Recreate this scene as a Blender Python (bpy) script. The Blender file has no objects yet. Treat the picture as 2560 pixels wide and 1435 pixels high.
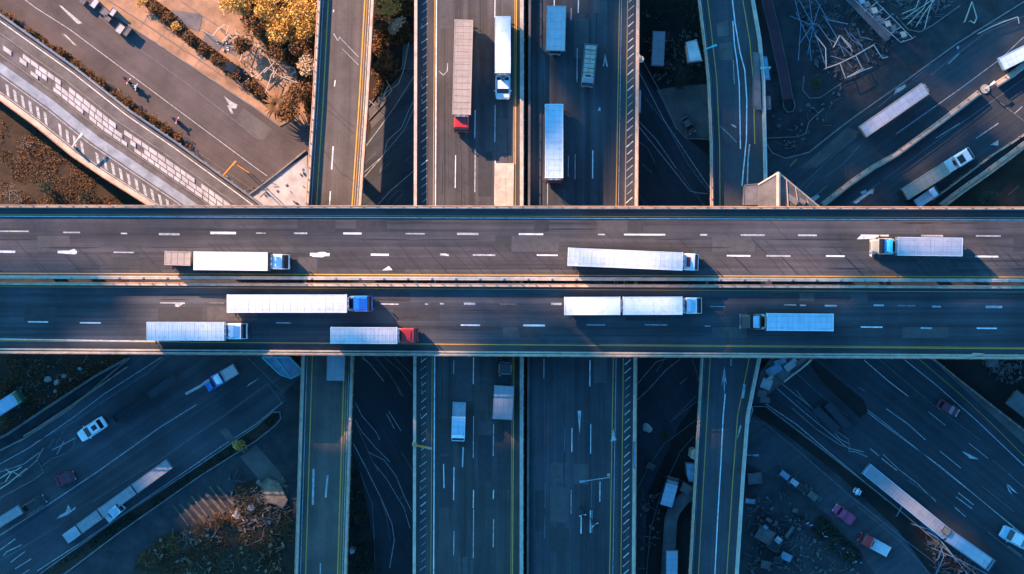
import bpy, bmesh, math, random
from mathutils import Vector, Matrix, noise
R = math.radians
random.seed(11)
S = bpy.context.scene
C = S.collection

# ------------------------------------------------------------------ camera, world, sun, exposure
CAM_H = 414.0                       # the camera looks straight down on the overpass (deck at 14 m)
cd = bpy.data.cameras.new('camera'); cam = bpy.data.objects.new('camera', cd); C.objects.link(cam)
cam.location = (0, 0, CAM_H); cam.rotation_euler = (0, 0, 0)
cd.sensor_width = 36.0; cd.lens = 36.0 * 400 / (2560 / 17.0); cd.clip_end = 9000; cd.clip_start = 1
S.camera = cam
SUN_EL, SUN_AZ = R(25), R(136)      # the sun stands up and left of the picture
w = bpy.data.worlds.new('World'); S.world = w; w.use_nodes = True
nt = w.node_tree; bg = nt.nodes['Background']
sky = nt.nodes.new('ShaderNodeTexSky'); sky.sky_type = 'NISHITA'; sky.sun_disc = False
sky.sun_elevation = SUN_EL; sky.sun_rotation = R(90) - SUN_AZ
mx = nt.nodes.new('ShaderNodeMix'); mx.data_type = 'RGBA'; mx.blend_type = 'MULTIPLY'
mx.inputs[0].default_value = 1; mx.inputs[7].default_value = (0.22, 0.84, 1.28, 1)
nt.links.new(sky.outputs[0], mx.inputs[6]); nt.links.new(mx.outputs[2], bg.inputs[0])
bg.inputs[1].default_value = 0.10
sd = bpy.data.lights.new('sun', 'SUN'); sd.energy = 4.8; sd.angle = R(0.53); sd.color = (1.0, 0.60, 0.38)
sun = bpy.data.objects.new('sun', sd); C.objects.link(sun)
sdir = Vector((math.cos(SUN_AZ) * math.cos(SUN_EL), math.sin(SUN_AZ) * math.cos(SUN_EL), math.sin(SUN_EL)))
sun.rotation_euler = sdir.to_track_quat('Z', 'Y').to_euler(); sun.location = sdir * 300
S.view_settings.view_transform = 'Standard'; S.view_settings.look = 'None'
S.view_settings.exposure = 1.75; S.view_settings.gamma = 1

# ------------------------------------------------------------------ helpers
def P(x, y, z=0.0):
    k = (CAM_H - z) / (400 * 17.0)
    return Vector(((x - 1280) * k, (717.5 - y) * k, z))
def mpp(z): return (CAM_H - z) / (400 * 17.0)

def link(o, parent=None):
    C.objects.link(o)
    if parent is not None: o.parent = parent
    return o
def obj(name, bm, m, parent=None, smooth=False):
    me = bpy.data.meshes.new(name)
    bmesh.ops.recalc_face_normals(bm, faces=bm.faces)
    bm.to_mesh(me); bm.free()
    for x in (m if isinstance(m, (list, tuple)) else [m]): me.materials.append(x)
    if smooth:
        for p in me.polygons: p.use_smooth = True
    return link(bpy.data.objects.new(name, me), parent)
def tag(o, label=None, cat=None, group=None, kind=None):
    if label: o['label'] = label
    if cat: o['category'] = cat
    if group: o['group'] = group
    if kind: o['kind'] = kind
    return o
def thing(name, label, cat, loc=(0, 0, 0), rz=0, group=None):
    o = bpy.data.objects.new(name, None); C.objects.link(o)
    o.empty_display_size = .5; o.location = loc; o.rotation_euler = (0, 0, rz)
    return tag(o, label, cat, group)
def copy_tree(o, parent=None):
    c = o.copy(); C.objects.link(c)
    if parent is not None: c.parent = parent
    for ch in list(o.children): copy_tree(ch, c)
    return c
def NB(): return bmesh.new()
def box(bm, x0, x1, y0, y1, z0, z1, bev=0, mi=0, rot=0, piv=None):
    r = bmesh.ops.create_cube(bm, size=1)
    vs = r['verts']
    bmesh.ops.scale(bm, vec=(abs(x1-x0), abs(y1-y0), abs(z1-z0)), verts=vs)
    bmesh.ops.translate(bm, vec=((x0+x1)/2, (y0+y1)/2, (z0+z1)/2), verts=vs)
    fs = set(f for v in vs for f in v.link_faces)
    for f in fs: f.material_index = mi
    if bev:
        es = set(e for v in vs for e in v.link_edges)
        q = bmesh.ops.bevel(bm, geom=list(es), offset=bev, segments=2, affect='EDGES', profile=.6)
        vs = list(set(v for f in q['faces'] for v in f.verts) | set(v for v in vs if v.is_valid))
        for f in q['faces']: f.material_index = mi
    if rot:
        bmesh.ops.rotate(bm, cent=piv or ((x0+x1)/2, (y0+y1)/2, (z0+z1)/2), matrix=Matrix.Rotation(rot, 3, 'Z'), verts=vs)
    return vs
def tube(bm, a, b, r, n=6, r2=None, mi=0):
    a = Vector(a); b = Vector(b); d = b - a
    if d.length < 1e-5: return
    q = d.to_track_quat('Z', 'Y'); r2 = r if r2 is None else r2
    A = []; B = []
    for i in range(n):
        t = 2*math.pi*i/n; v = Vector((math.cos(t), math.sin(t), 0))
        A.append(bm.verts.new(a + q @ (v*r))); B.append(bm.verts.new(b + q @ (v*r2)))
    for i in range(n):
        j = (i+1) % n; f = bm.faces.new((A[i], A[j], B[j], B[i])); f.material_index = mi
    bm.faces.new(A[::-1]).material_index = mi; bm.faces.new(B).material_index = mi
def path_tube(bm, pts, r, n=6):
    for a, b in zip(pts, pts[1:]): tube(bm, a, b, r, n)
def wheel(bm, x, y, r=.5, w=.28, mi=0, mi2=1):
    s = 1 if y > 0 else -1
    tube(bm, (x, y - w/2, r), (x, y + w/2, r), r, 16, mi=mi)
    tube(bm, (x, y + s*w/2, r), (x, y + s*(w/2+.02), r), r*.55, 10, mi=mi2)
def ring(bm, pts, mi=0): return [bm.verts.new(p) for p in pts]
def loft(bm, rings, mi=0):
    L = [ring(bm, r) for r in rings]
    for a, b in zip(L, L[1:]):
        n = len(a)
        for i in range(n):
            j = (i+1) % n
            bm.faces.new((a[i], a[j], b[j], b[i])).material_index = mi
    bm.faces.new(L[0][::-1]).material_index = mi; bm.faces.new(L[-1]).material_index = mi
def prism(bm, pts, z0, z1, mi=0):
    """vertical prism over pixel outline pts: pts given in world xy"""
    lo = [bm.verts.new((p[0], p[1], z0)) for p in pts]; hi = [bm.verts.new((p[0], p[1], z1)) for p in pts]
    n = len(pts)
    for i in range(n):
        j = (i+1) % n; bm.faces.new((lo[i], lo[j], hi[j], hi[i])).material_index = mi
    bm.faces.new(hi).material_index = mi; bm.faces.new(lo[::-1]).material_index = mi
def sheet(bm, px, z, mi=0):
    bm.faces.new([bm.verts.new(P(x, y, z)) for x, y in px]).material_index = mi
def offs(px, d):
    """offset a pixel polyline by d pixels to its left/right"""
    out = []
    n = len(px)
    for i in range(n):
        a = Vector(px[max(i-1, 0)]); b = Vector(px[min(i+1, n-1)]); t = (b - a).normalized()
        out.append((px[i][0] - t.y*d, px[i][1] + t.x*d))
    return out
def ribbon(bm, px, w, z, h=0, mi=0):
    """strip w pixels wide along a pixel polyline; h>0 gives it height"""
    A = offs(px, w/2); B = offs(px, -w/2)
    def col(zz): return [bm.verts.new(P(x, y, z) + Vector((0, 0, zz))) for x, y in A], [bm.verts.new(P(x, y, z) + Vector((0, 0, zz))) for x, y in B]
    a, b = col(h)
    for i in range(len(px)-1): bm.faces.new((a[i], a[i+1], b[i+1], b[i])).material_index = mi
    if h:
        c, d = col(0)
        for i in range(len(px)-1):
            bm.faces.new((c[i], c[i+1], a[i+1], a[i])).material_index = mi
            bm.faces.new((b[i], b[i+1], d[i+1], d[i])).material_index = mi
        bm.faces.new((c[0], a[0], b[0], d[0])).material_index = mi
        bm.faces.new((c[-1], d[-1], b[-1], a[-1])).material_index = mi
def walk(px, step):
    """points every step pixels along a polyline with tangents"""
    out = []; carry = 0
    for a, b in zip(px, px[1:]):
        a = Vector(a); b = Vector(b); L = (b-a).length; t = (b-a)/L; s = carry
        while s < L: out.append((a + t*s, t)); s += step
        carry = s - L
    return out

# ------------------------------------------------------------------ materials
def mat(name, col, rough=.6, metal=0, var=.0, scale=1.0, bump=0, col2=None, stretch=None, ang=0, coat=0, streak=0, spec=.5, emit=None, thr=None):
    m = bpy.data.materials.new(name); m.use_nodes = True
    n = m.node_tree; b = n.nodes['Principled BSDF']; L = n.links.new
    b.inputs['Roughness'].default_value = rough; b.inputs['Metallic'].default_value = metal
    b.inputs['Specular IOR Level'].default_value = spec
    if coat: b.inputs['Coat Weight'].default_value = coat
    c1 = (*col, 1); b.inputs['Base Color'].default_value = c1
    if var or col2 or bump or streak:
        tc = n.nodes.new('ShaderNodeTexCoord'); mp = n.nodes.new('ShaderNodeMapping')
        mp.inputs['Rotation'].default_value = (0, 0, ang)
        L(tc.outputs['Object'], mp.inputs[0])
        no = n.nodes.new('ShaderNodeTexNoise'); no.inputs['Scale'].default_value = scale; no.inputs['Detail'].default_value = 8
        no.inputs['Roughness'].default_value = .65
        L(mp.outputs[0], no.inputs['Vector'])
        rp = n.nodes.new('ShaderNodeValToRGB')
        lo, hi = thr or (.32, .68)
        rp.color_ramp.elements[0].position = lo; rp.color_ramp.elements[1].position = hi
        cc = col2 or tuple(min(1, x*(1+var)) for x in col)
        ca = col if col2 else tuple(x*(1-var) for x in col)
        rp.color_ramp.elements[0].color = (*ca, 1); rp.color_ramp.elements[1].color = (*cc, 1)
        L(no.outputs['Fac'], rp.inputs[0]); out = rp.outputs[0]
        if streak:
            mp2 = n.nodes.new('ShaderNodeMapping'); mp2.vector_type = 'TEXTURE'; mp2.inputs['Rotation'].default_value = (0, 0, ang)
            mp2.inputs['Scale'].default_value = (80, 1, 1)
            L(tc.outputs['Object'], mp2.inputs[0])
            n2 = n.nodes.new('ShaderNodeTexNoise'); n2.inputs['Scale'].default_value = 1.1; n2.inputs['Detail'].default_value = 5
            n2.inputs['Roughness'].default_value = .7
            L(mp2.outputs[0], n2.inputs['Vector'])
            r2 = n.nodes.new('ShaderNodeMapRange'); r2.inputs[1].default_value = .3; r2.inputs[2].default_value = .7
            r2.inputs[3].default_value = 1-streak; r2.inputs[4].default_value = 1+streak
            L(n2.outputs['Fac'], r2.inputs[0])
            mm = n.nodes.new('ShaderNodeMix'); mm.data_type = 'RGBA'; mm.blend_type = 'MULTIPLY'; mm.inputs[0].default_value = 1
            L(out, mm.inputs[6]); L(r2.outputs[0], mm.inputs[7]); out = mm.outputs[2]
            n3 = n.nodes.new('ShaderNodeTexNoise'); n3.inputs['Scale'].default_value = 6; n3.inputs['Detail'].default_value = 4
            L(tc.outputs['Object'], n3.inputs['Vector'])
            r3 = n.nodes.new('ShaderNodeMapRange'); r3.inputs[1].default_value = .3; r3.inputs[2].default_value = .7
            r3.inputs[3].default_value = .86; r3.inputs[4].default_value = 1.14
            L(n3.outputs['Fac'], r3.inputs[0])
            m3 = n.nodes.new('ShaderNodeMix'); m3.data_type = 'RGBA'; m3.blend_type = 'MULTIPLY'; m3.inputs[0].default_value = 1
            L(out, m3.inputs[6]); L(r3.outputs[0], m3.inputs[7]); out = m3.outputs[2]
        L(out, b.inputs['Base Color'])
        if bump:
            nb = n.nodes.new('ShaderNodeTexNoise'); nb.inputs['Scale'].default_value = scale*6; nb.inputs['Detail'].default_value = 6
            L(tc.outputs['Object'], nb.inputs['Vector'])
            bp = n.nodes.new('ShaderNodeBump'); bp.inputs['Strength'].default_value = bump; bp.inputs['Distance'].default_value = .1
            L(nb.outputs['Fac'], bp.inputs['Height']); L(bp.outputs[0], b.inputs['Normal'])
    return m
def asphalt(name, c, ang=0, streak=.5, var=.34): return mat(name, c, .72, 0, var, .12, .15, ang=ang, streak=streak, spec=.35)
M = {}
M['deck_road'] = asphalt('deck_asphalt', (.054, .052, .057))
M['deck_road2'] = asphalt('deck_asphalt_dark', (.044, .047, .055))
M['ns_road'] = asphalt('main_road_asphalt', (.054, .050, .050), R(90), .5)
M['ns_road2'] = asphalt('main_road_asphalt_dark', (.040, .042, .050), R(90), .5)
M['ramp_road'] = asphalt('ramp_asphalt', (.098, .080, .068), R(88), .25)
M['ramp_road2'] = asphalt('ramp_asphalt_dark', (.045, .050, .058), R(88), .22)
M['warm_lit_road'] = asphalt('warm_lit_asphalt', (.085, .068, .066), R(-36), .16)  # pinkish asphalt, lightened and warmed to take in the sunlight
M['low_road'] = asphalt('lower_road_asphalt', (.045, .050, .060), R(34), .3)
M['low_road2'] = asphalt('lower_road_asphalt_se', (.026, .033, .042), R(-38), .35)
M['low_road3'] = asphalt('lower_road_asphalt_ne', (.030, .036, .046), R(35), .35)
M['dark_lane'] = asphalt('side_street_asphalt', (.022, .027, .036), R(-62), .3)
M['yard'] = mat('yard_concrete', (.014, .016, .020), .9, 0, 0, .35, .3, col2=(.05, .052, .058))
M['pale_pave'] = mat('glow_warmed_pavement', (.32, .185, .11), .9, 0, .42, .3, .15)  # pinkish paving, made lighter and more orange to stand in for corner glow
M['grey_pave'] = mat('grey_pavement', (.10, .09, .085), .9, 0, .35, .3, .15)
M['soil'] = mat('dark_soil', (.012, .009, .007), .95, 0, 0, .22, .6, col2=(.06, .038, .022))
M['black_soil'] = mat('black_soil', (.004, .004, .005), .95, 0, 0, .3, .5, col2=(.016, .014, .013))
M['rust_soil'] = mat('rust_soil', (.035, .018, .009), .95, 0, 0, .4, .7, col2=(.15, .075, .035))
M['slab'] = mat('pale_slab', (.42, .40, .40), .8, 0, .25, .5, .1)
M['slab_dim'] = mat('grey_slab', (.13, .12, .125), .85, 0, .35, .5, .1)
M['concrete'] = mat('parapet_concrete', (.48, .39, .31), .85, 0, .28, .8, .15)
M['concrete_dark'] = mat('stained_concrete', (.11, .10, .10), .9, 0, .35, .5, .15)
M['kerb'] = mat('kerb_stone', (.20, .18, .165), .85, 0, .3, .9)
M['white'] = mat('white_paint', (.78, .78, .76), .6, 0, 0, 1.4, 0, col2=(.34, .34, .34), thr=(.42, .72))
M['worn'] = mat('worn_white_paint', (.50, .50, .50), .7, 0, 0, 2.2, 0, col2=(.14, .14, .15), thr=(.38, .72))
M['faint'] = mat('faint_paint', (.20, .20, .21), .8, 0, 0, 1.8, 0, col2=(.085, .085, .09), thr=(.35, .7))
M['yellow'] = mat('yellow_paint', (.62, .33, .05), .6, 0, 0, 1.0, 0, col2=(.38, .20, .04), thr=(.45, .8))
M['dark_line'] = mat('dark_line_crack_seal', (.018, .018, .022), .5, 0, .3, 1)
M['rust'] = mat('rusty_rail', (.34, .13, .07), .6, .2, 0, 1.2, 0, col2=(.50, .30, .20))
M['steel'] = mat('galvanised_steel', (.45, .46, .48), .4, .7, .2, 1)
M['dark'] = mat('dark_metal', (.02, .022, .026), .5, .3, .2, 3)
M['tyre'] = mat('tyre_rubber', (.012, .012, .013), .85)
M['rim'] = mat('wheel_rim', (.35, .35, .36), .35, .8)
M['glass'] = mat('vehicle_glass', (.012, .016, .02), .08, 0, spec=.8)
M['head'] = mat('headlamp_glass', (.7, .7, .68), .15)
M['tail'] = mat('tail_lamp_red', (.45, .02, .015), .3)
def roofmat(name, c, ang=0, grid=1.0, d=.80):
    """sheet roof with seams and streaky dirt"""
    m = mat(name, c, .5, 0, .0, .9, .0, col2=tuple(x*.62 for x in c), thr=(.50, .85))
    n = m.node_tree; b = n.nodes['Principled BSDF']; L = n.links.new
    src = b.inputs['Base Color'].links[0].from_socket
    tc = n.nodes['Texture Coordinate']
    br = n.nodes.new('ShaderNodeTexBrick'); br.offset = 0
    br.inputs['Color1'].default_value = (1, 1, 1, 1); br.inputs['Color2'].default_value = (.93, .93, .93, 1)
    br.inputs['Mortar'].default_value = (d*.8, d*.8, d*.82, 1); br.inputs['Scale'].default_value = 1
    br.inputs['Mortar Size'].default_value = .028; br.inputs['Brick Width'].default_value = .62*grid; br.inputs['Row Height'].default_value = .84
    br.inputs['Mortar Smooth'].default_value = .2
    L(tc.outputs['Object'], br.inputs['Vector'])
    mm = n.nodes.new('ShaderNodeMix'); mm.data_type = 'RGBA'; mm.blend_type = 'MULTIPLY'; mm.inputs[0].default_value = 1
    L(src, mm.inputs[6]); L(br.outputs[0], mm.inputs[7]); L(mm.outputs[2], b.inputs['Base Color'])
    return m
M['r_white'] = roofmat('white_roof_sheet', (.80, .80, .80), grid=3, d=1.1)
M['r_seam'] = roofmat('seamed_white_roof', (.66, .68, .70), d=.9)
M['r_tan'] = roofmat('dusty_tan_roof', (.36, .29, .24), grid=1.6)
M['r_pink'] = roofmat('pinkish_white_roof', (.70, .60, .60))
M['r_blue'] = roofmat('pale_blue_roof', (.42, .55, .66), grid=1.3)
M['r_lav'] = roofmat('lavender_grey_roof', (.44, .43, .48), grid=2)
M['r_grey'] = roofmat('weathered_grey_roof', (.28, .28, .30), grid=2)
def paint(name, c, rough=.3): return mat(name, c, rough, 0, .12, 1.2, coat=.5)
M['p_white'] = paint('white_body', (.74, .75, .76)); M['p_red'] = paint('red_body', (.42, .025, .025))
M['p_blue'] = paint('blue_body', (.02, .16, .55)); M['p_cyan'] = paint('cyan_body', (.05, .55, .62))
M['p_brown'] = paint('dark_brown_body', (.07, .05, .042)); M['p_tan'] = paint('beige_body', (.42, .34, .26))
M['p_black'] = paint('black_body', (.015, .016, .02)); M['p_maroon'] = paint('maroon_body', (.14, .012, .03))
M['p_pink'] = paint('magenta_body', (.40, .05, .12)); M['p_green'] = paint('green_body', (.03, .12, .05))
M['p_sky'] = paint('sky_blue_body', (.30, .48, .62)); M['p_grey'] = paint('grey_body', (.22, .22, .24))
M['wood'] = mat('weathered_planks', (.26, .17, .11), .8, 0, .45, 1.2, .1)
M['dull_wood'] = mat('dull_planks', (.12, .085, .06), .85, 0, .5, 1.0, .1)
M['gold_leaf'] = mat('golden_leaves', (.42, .19, .03), .7, 0, 0, .9, 0, col2=(.70, .44, .10))  # golden foliage, brightened to bring the corner glow into its colour
M['brown_leaf'] = mat('brown_leaves', (.075, .032, .010), .8, 0, 0, 1.0, 0, col2=(.20, .09, .025))
M['green_leaf'] = mat('dull_green_leaves', (.018, .035, .012), .8, 0, 0, 1.0, 0, col2=(.06, .075, .02))
M['dark_leaf'] = mat('dark_leaves', (.010, .016, .010), .8, 0, 0, 1.0, 0, col2=(.035, .045, .025))
M['cream_leaf'] = mat('cream_blossom', (.42, .27, .15), .8, 0, 0, 1.5, 0, col2=(.62, .46, .30))
M['bark'] = mat('bark', (.07, .045, .03), .9, 0, .4, 3)
M['pale_bark'] = mat('bleached_branches', (.20, .17, .15), .8, 0, .4, 2)
M['teal'] = mat('teal_enamel', (.06, .42, .42), .4, 0, .2, 1)
M['orange'] = mat('orange_enamel', (.62, .24, .04), .4, 0, .2, 1)
M['whitebar'] = mat('white_tube', (.50, .43, .36), .45, 0, .25, 1)
M['purple'] = mat('plum_roof_felt', (.085, .022, .035), .7, 0, .3, .5)
M['scrap'] = mat('dull_scrap', (.10, .10, .105), .7, .2, .5, 1)
M['rock'] = mat('pale_rock', (.33, .31, .30), .9, 0, .35, .8, .3)
M['bluesheet'] = mat('blue_sheet', (.16, .26, .36), .45, 0, .3, .7)
M['pale_strip'] = mat('pale_strip_paving', (.24, .27, .31), .7, 0, .35, .5)

# ------------------------------------------------------------------ ground and added sun blockers
bm = NB(); bmesh.ops.create_grid(bm, x_segments=8, y_segments=8, size=4000)
tag(obj('ground', bm, M['soil']), kind='structure')
def shade_point(px, py, h):
    """where an added blocker puff at height h must float to shade a pixel's spot on the ground"""
    return P(px, py, 8) + sdir * ((h-8)/sdir.z)
BLOCKER_H = 200  # height of the unseen puffs added to shape sun and shade
M['sun_blocker'] = mat('sun_blocker_white', (.85, .85, .85), 1)
def inside(p, poly):
    x, y = p; c = False; n = len(poly)
    for i in range(n):
        x1, y1 = poly[i]; x2, y2 = poly[(i+1) % n]
        if (y1 > y) != (y2 > y) and x < (x2-x1)*(y-y1)/(y2-y1)+x1: c = not c
    return c
def seg_d(p, a, b):
    p, a, b = Vector(p), Vector(a), Vector(b); t = max(0, min(1, (p-a).dot(b-a)/max(1e-6, (b-a).length_squared)))
    return (p-a-(b-a)*t).length
def sun_blocker(label, poly, seed, gaps=(), step=66, r=4.3):
    """unseen sun blocker added for its shade: puffs packed over an outline, with gaps the sun shines through"""
    rd = random.Random(seed); b0 = NB(); bmesh.ops.create_icosphere(b0, subdivisions=2, radius=1)
    V0 = [v.co.copy() for v in b0.verts]; F0 = [[v.index for v in f.verts] for f in b0.faces]; b0.free()
    V = []; F = []
    xs = [p[0] for p in poly]; ys = [p[1] for p in poly]
    y = min(ys)
    while y < max(ys):
        x = min(xs)
        while x < max(xs):
            q = (x + rd.uniform(-.25, .25)*step, y + rd.uniform(-.25, .25)*step)
            if inside(q, poly) and all(seg_d(q, a, b) > g for a, b, g in gaps):
                c = shade_point(q[0], q[1], BLOCKER_H + rd.uniform(-3, 3)); rr_ = r*rd.uniform(.9, 1.2); n = len(V)
                for k in V0:
                    f = rr_*(1 + .22*noise.noise(k*1.7 + c)); V.append((k.x*f + c.x, k.y*f + c.y, k.z*.5*f + c.z))
                F += [[a + n for a in f] for f in F0]
            x += step
        y += step
    me = bpy.data.meshes.new('sun_blocker'); me.from_pydata(V, [], F); me.materials.append(M['sun_blocker'])
    tag(link(bpy.data.objects.new('sun_blocker', me)), label, kind='structure')
sun_blocker('added sun blocker south, out of view', [(-900, 840), (300, 850), (450, 880), (560, 1110), (1330, 1120), (1400, 1020), (1590, 1010), (1660, 1100), (1960, 1050), (1990, 960),
      (2100, 930), (2420, 890), (2700, 910), (2780, 820), (3300, 760), (3300, 1900), (-900, 1900)], 3,
      [((260, 1100), (510, 1010), 110), ((2150, 1145), (2260, 1220), 84)])
sun_blocker('added sun blocker north east, out of view', [(1480, -900), (1560, -300), (1690, 60), (1720, 300), (1760, 430), (2200, 440), (2480, 470), (3300, 400), (3300, -900)], 5,
      [((1870, 325), (2290, 35), 84), ((2290, 35), (2570, -170), 84), ((2180, 330), (2520, 80), 80), ((1920, -30), (2070, -80), 74)])
sun_blocker('small added sun blocker, out of view', [(1450, -400), (1560, -400), (1555, 100), (1520, 300), (1500, 420), (1450, 440), (1445, 300)], 9)

sun_blocker('thin added sun blocker dimming the upper carriageway', [(-900, 672), (3200, 690), (3200, 752), (-900, 735)], 12, (), 50, 1.0)
sun_blocker('thin added sun blocker dimming the lower carriageway', [(1000, 880), (1900, 885), (1900, 960), (1000, 950)], 13, (), 52, 1.0)
# ------------------------------------------------------------------ roads and yards on the ground
def ground_sheet(name, px, z, m): return tag(obj(name, (lambda b: (sheet(b, px, z), b)[1])(NB()), m), kind='structure')
def lines(parent, z, items, name='road_marking'):
    """items: (points, width px, colour)"""
    cols = ['white', 'worn', 'faint', 'yellow', 'dark_line']
    bm = NB(); low = z < 1
    for pts, wd, c in items:
        wd *= .86
        if low: wd *= .9; c = {'white': 'worn', 'worn': 'faint'}.get(c, c)
        ribbon(bm, pts, wd, z, mi=cols.index(c))
    return obj(name, bm, [M[c] for c in cols], parent)
def arrow(x, y, ang, s=1.0):
    """straight-ahead lane arrow as pixel polygons"""
    ca, sa = math.cos(ang), math.sin(ang)
    def T(u, v): return (x + (u*ca - v*sa)*s, y + (u*sa + v*ca)*s)
    return [[T(-26, -2.5), T(6, -2.5), T(6, 2.5), T(-26, 2.5)], [T(6, -8), T(27, 0), T(6, 8)]]
def turn_arrow(x, y, ang, s=1.0, side=1):
    ca, sa = math.cos(ang), math.sin(ang)
    def T(u, v): return (x + (u*ca - side*v*sa)*s, y + (u*sa + side*v*ca)*s)
    return [[T(-24, -2.5), T(10, -2.5), T(10, 2.5), T(-24, 2.5)], [T(4, 2.5), T(10, 2.5), T(16, 12), T(10, 12)], [T(5, 12), T(22, 9), T(17, 24)]]
def polys(parent, z, plist, m, name='lane_arrow'):
    out = []
    for i, p in enumerate(plist):
        bm = NB(); sheet(bm, p, z + .0006*i); out.append(obj(name, bm, m, parent))
    return out

# north-west lower road
rA = ground_sheet('road', [(-900, -600), (0, 30), (120, 120), (490, 395), (600, 478), (640, 520), (640, 650), (780, 650), (780, 318), (740, 303), (700, 318), (639, 273), (329, 70), (200, -20), (-300, -400)], .03, M['warm_lit_road'])
lines(rA, .034, [([(-300, -270), (90, 20), (172, 72), (640, 420), (668, 440)], 2.2, 'white'), ([(-200, -330), (200, 0), (321, 103), (480, 218), (639, 343), (655, 350)], 1.6, 'worn'),
      ([(120, 115), (250, 205), (380, 300), (560, 425), (640, 480)], 1.4, 'worn'), ([(490, 390), (630, 492)], 1, 'faint'),
      ([(0, 24), (160, 135)], 1.2, 'worn'), ([(155, 85), (192, 114)], 3, 'worn'), ([(-60, -60), (-20, -30)], 3, 'worn')])
polys(rA, .035, [[(147, 13), (153, 14), (206, 58), (194, 60)], [(158, 84), (166, 88), (191, 113), (184, 112)], [(560, 240), (576, 252), (594, 262), (590, 272), (578, 270), (572, 260)], [(574, 262), (584, 284), (578, 284), (568, 264)]], M['worn'])
ground_sheet('road_patch', [(609, 270), (680, 322), (656, 352), (585, 300)], .036, M['grey_pave'])
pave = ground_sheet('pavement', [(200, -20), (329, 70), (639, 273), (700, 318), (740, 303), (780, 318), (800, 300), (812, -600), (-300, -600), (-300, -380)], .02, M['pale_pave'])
bm = NB()
ribbon(bm, [(-100, -230), (200, -24), (329, 67), (639, 270), (700, 314), (722, 302), (745, 302), (764, 318)], 3.2, .02, .14)
ribbon(bm, [(240, -20), (330, 38), (500, 150), (640, 246)], 2, .02, .14)
ribbon(bm, [(450, 0), (560, 75), (640, 130)], 2, .02, .12)
for i in range(5): ribbon(bm, [(380+i*46, 26+i*32), (348+i*46, 72+i*32)], 1.2, .02, .02)
tag(obj('kerb', bm, M['kerb']), kind='structure')
ground_sheet('planting_bed', [(338, -10), (378, -10), (445, 42), (475, 78), (560, 140), (640, 200), (690, 260), (665, 262), (600, 212), (520, 150), (436, 82)], .05, M['rust_soil'])
ground_sheet('planting_bed', [(560, -20), (640, 70), (740, 180), (770, 310), (795, 300), (805, -200), (540, -200)], .05, M['rust_soil'])
ground_sheet('planting_bed', [(-40, 12), (60, 78), (170, 130), (260, 205), (360, 280), (440, 330), (488, 392), (470, 392), (300, 270), (0, 60), (-40, 40)], .045, M['rust_soil'])
bm = NB()
for p in [[(430, 24), (506, 36), (498, 78), (440, 60)], [(520, 78), (560, 110), (545, 128), (505, 100)], [(560, 100), (600, 118), (590, 140), (556, 124)]]: sheet(bm, p, .06)
tag(obj('paving_slab', bm, M['slab_dim']), kind='structure')
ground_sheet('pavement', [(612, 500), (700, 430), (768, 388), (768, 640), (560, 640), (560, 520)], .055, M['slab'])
bm = NB(); ribbon(bm, [(612, 494), (640, 474), (700, 428), (764, 376)], 4, .03, .3)
tag(obj('kerb', bm, M['kerb']), kind='structure')
# between the ramp and the main road, north
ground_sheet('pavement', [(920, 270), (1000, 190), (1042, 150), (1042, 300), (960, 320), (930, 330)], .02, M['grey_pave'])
rB = ground_sheet('road', [(898, 420), (930, 320), (1000, 250), (1050, 190), (1050, 620), (880, 620)], .03, M['low_road'])
lines(rB, .034, [([(908, 374), (950, 318), (990, 262), (1036, 188)], 2.2, 'white'), ([(906, 448), (960, 386), (968, 352), (1005, 318), (1020, 280), (1034, 252)], 2, 'white'),
      ([(906, 412), (940, 382)], 1.6, 'worn'), ([(904, 436), (950, 396), (990, 350), (1012, 322), (1038, 262)], 1.6, 'white'), ([(944, 512), (975, 478), (1038, 424)], 2.2, 'white'),
      ([(966, 508), (992, 478), (1008, 474), (1004, 488), (980, 512)], 1.6, 'worn'), ([(948, 432), (960, 406)], 2.6, 'worn'), ([(948, 432), (974, 408)], 1.6, 'worn'), ([(1012, 404), (1030, 386)], 1.5, 'worn')])
bm = NB(); ribbon(bm, [(944, 266), (966, 196), (1004, 172), (1022, 104), (1040, 106)], 2, .02, .14); ribbon(bm, [(1006, 172), (1042, 170)], 2, .02, .14)
ribbon(bm, [(920, 266), (960, 212), (978, 222), (974, 244), (922, 300)], 1.6, .02, .14)
tag(obj('kerb', bm, M['kerb']), kind='structure')
ground_sheet('pavement', [(1008, 110), (1042, 108), (1042, 168), (1004, 168)], .04, M['grey_pave'])
# between the main road and the east ramp, north
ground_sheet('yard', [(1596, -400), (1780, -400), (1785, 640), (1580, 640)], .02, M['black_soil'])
rC = ground_sheet('road', [(1588, 120), (1620, 200), (1700, 330), (1760, 380), (1785, 400), (1785, 640), (1580, 640)], .03, M['dark_lane'])
lines(rC, .034, [([(1598, 180), (1660, 300), (1700, 360), (1740, 420), (1774, 470)], 1.8, 'white'), ([(1614, 245), (1665, 310), (1720, 410), (1745, 445), (1774, 480)], 1.6, 'worn'),
      ([(1594, 300), (1640, 348), (1690, 420)], 1.7, 'white'), ([(1592, 310), (1680, 420), (1726, 478), (1745, 482), (1770, 484)], 1.8, 'white'),
      ([(1592, 350), (1620, 372), (1638, 408)], 1.6, 'worn'), ([(1604, 408), (1630, 432)], 1.6, 'worn'), ([(1690, 420), (1700, 430), (1730, 475), (1760, 512)], 1.5, 'worn'), ([(1590, 470), (1612, 512)], 1.5, 'faint')]
      + [([(1672+i*9, 322+i*15), (1682+i*9, 318+i*15)], 1, 'faint') for i in range(10)])
bm = NB(); ribbon(bm, [(1606, 150), (1645, 220), (1690, 320), (1716, 346), (1774, 348)], 2.4, .02, .14); tag(obj('kerb', bm, M['kerb']), kind='structure')
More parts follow.
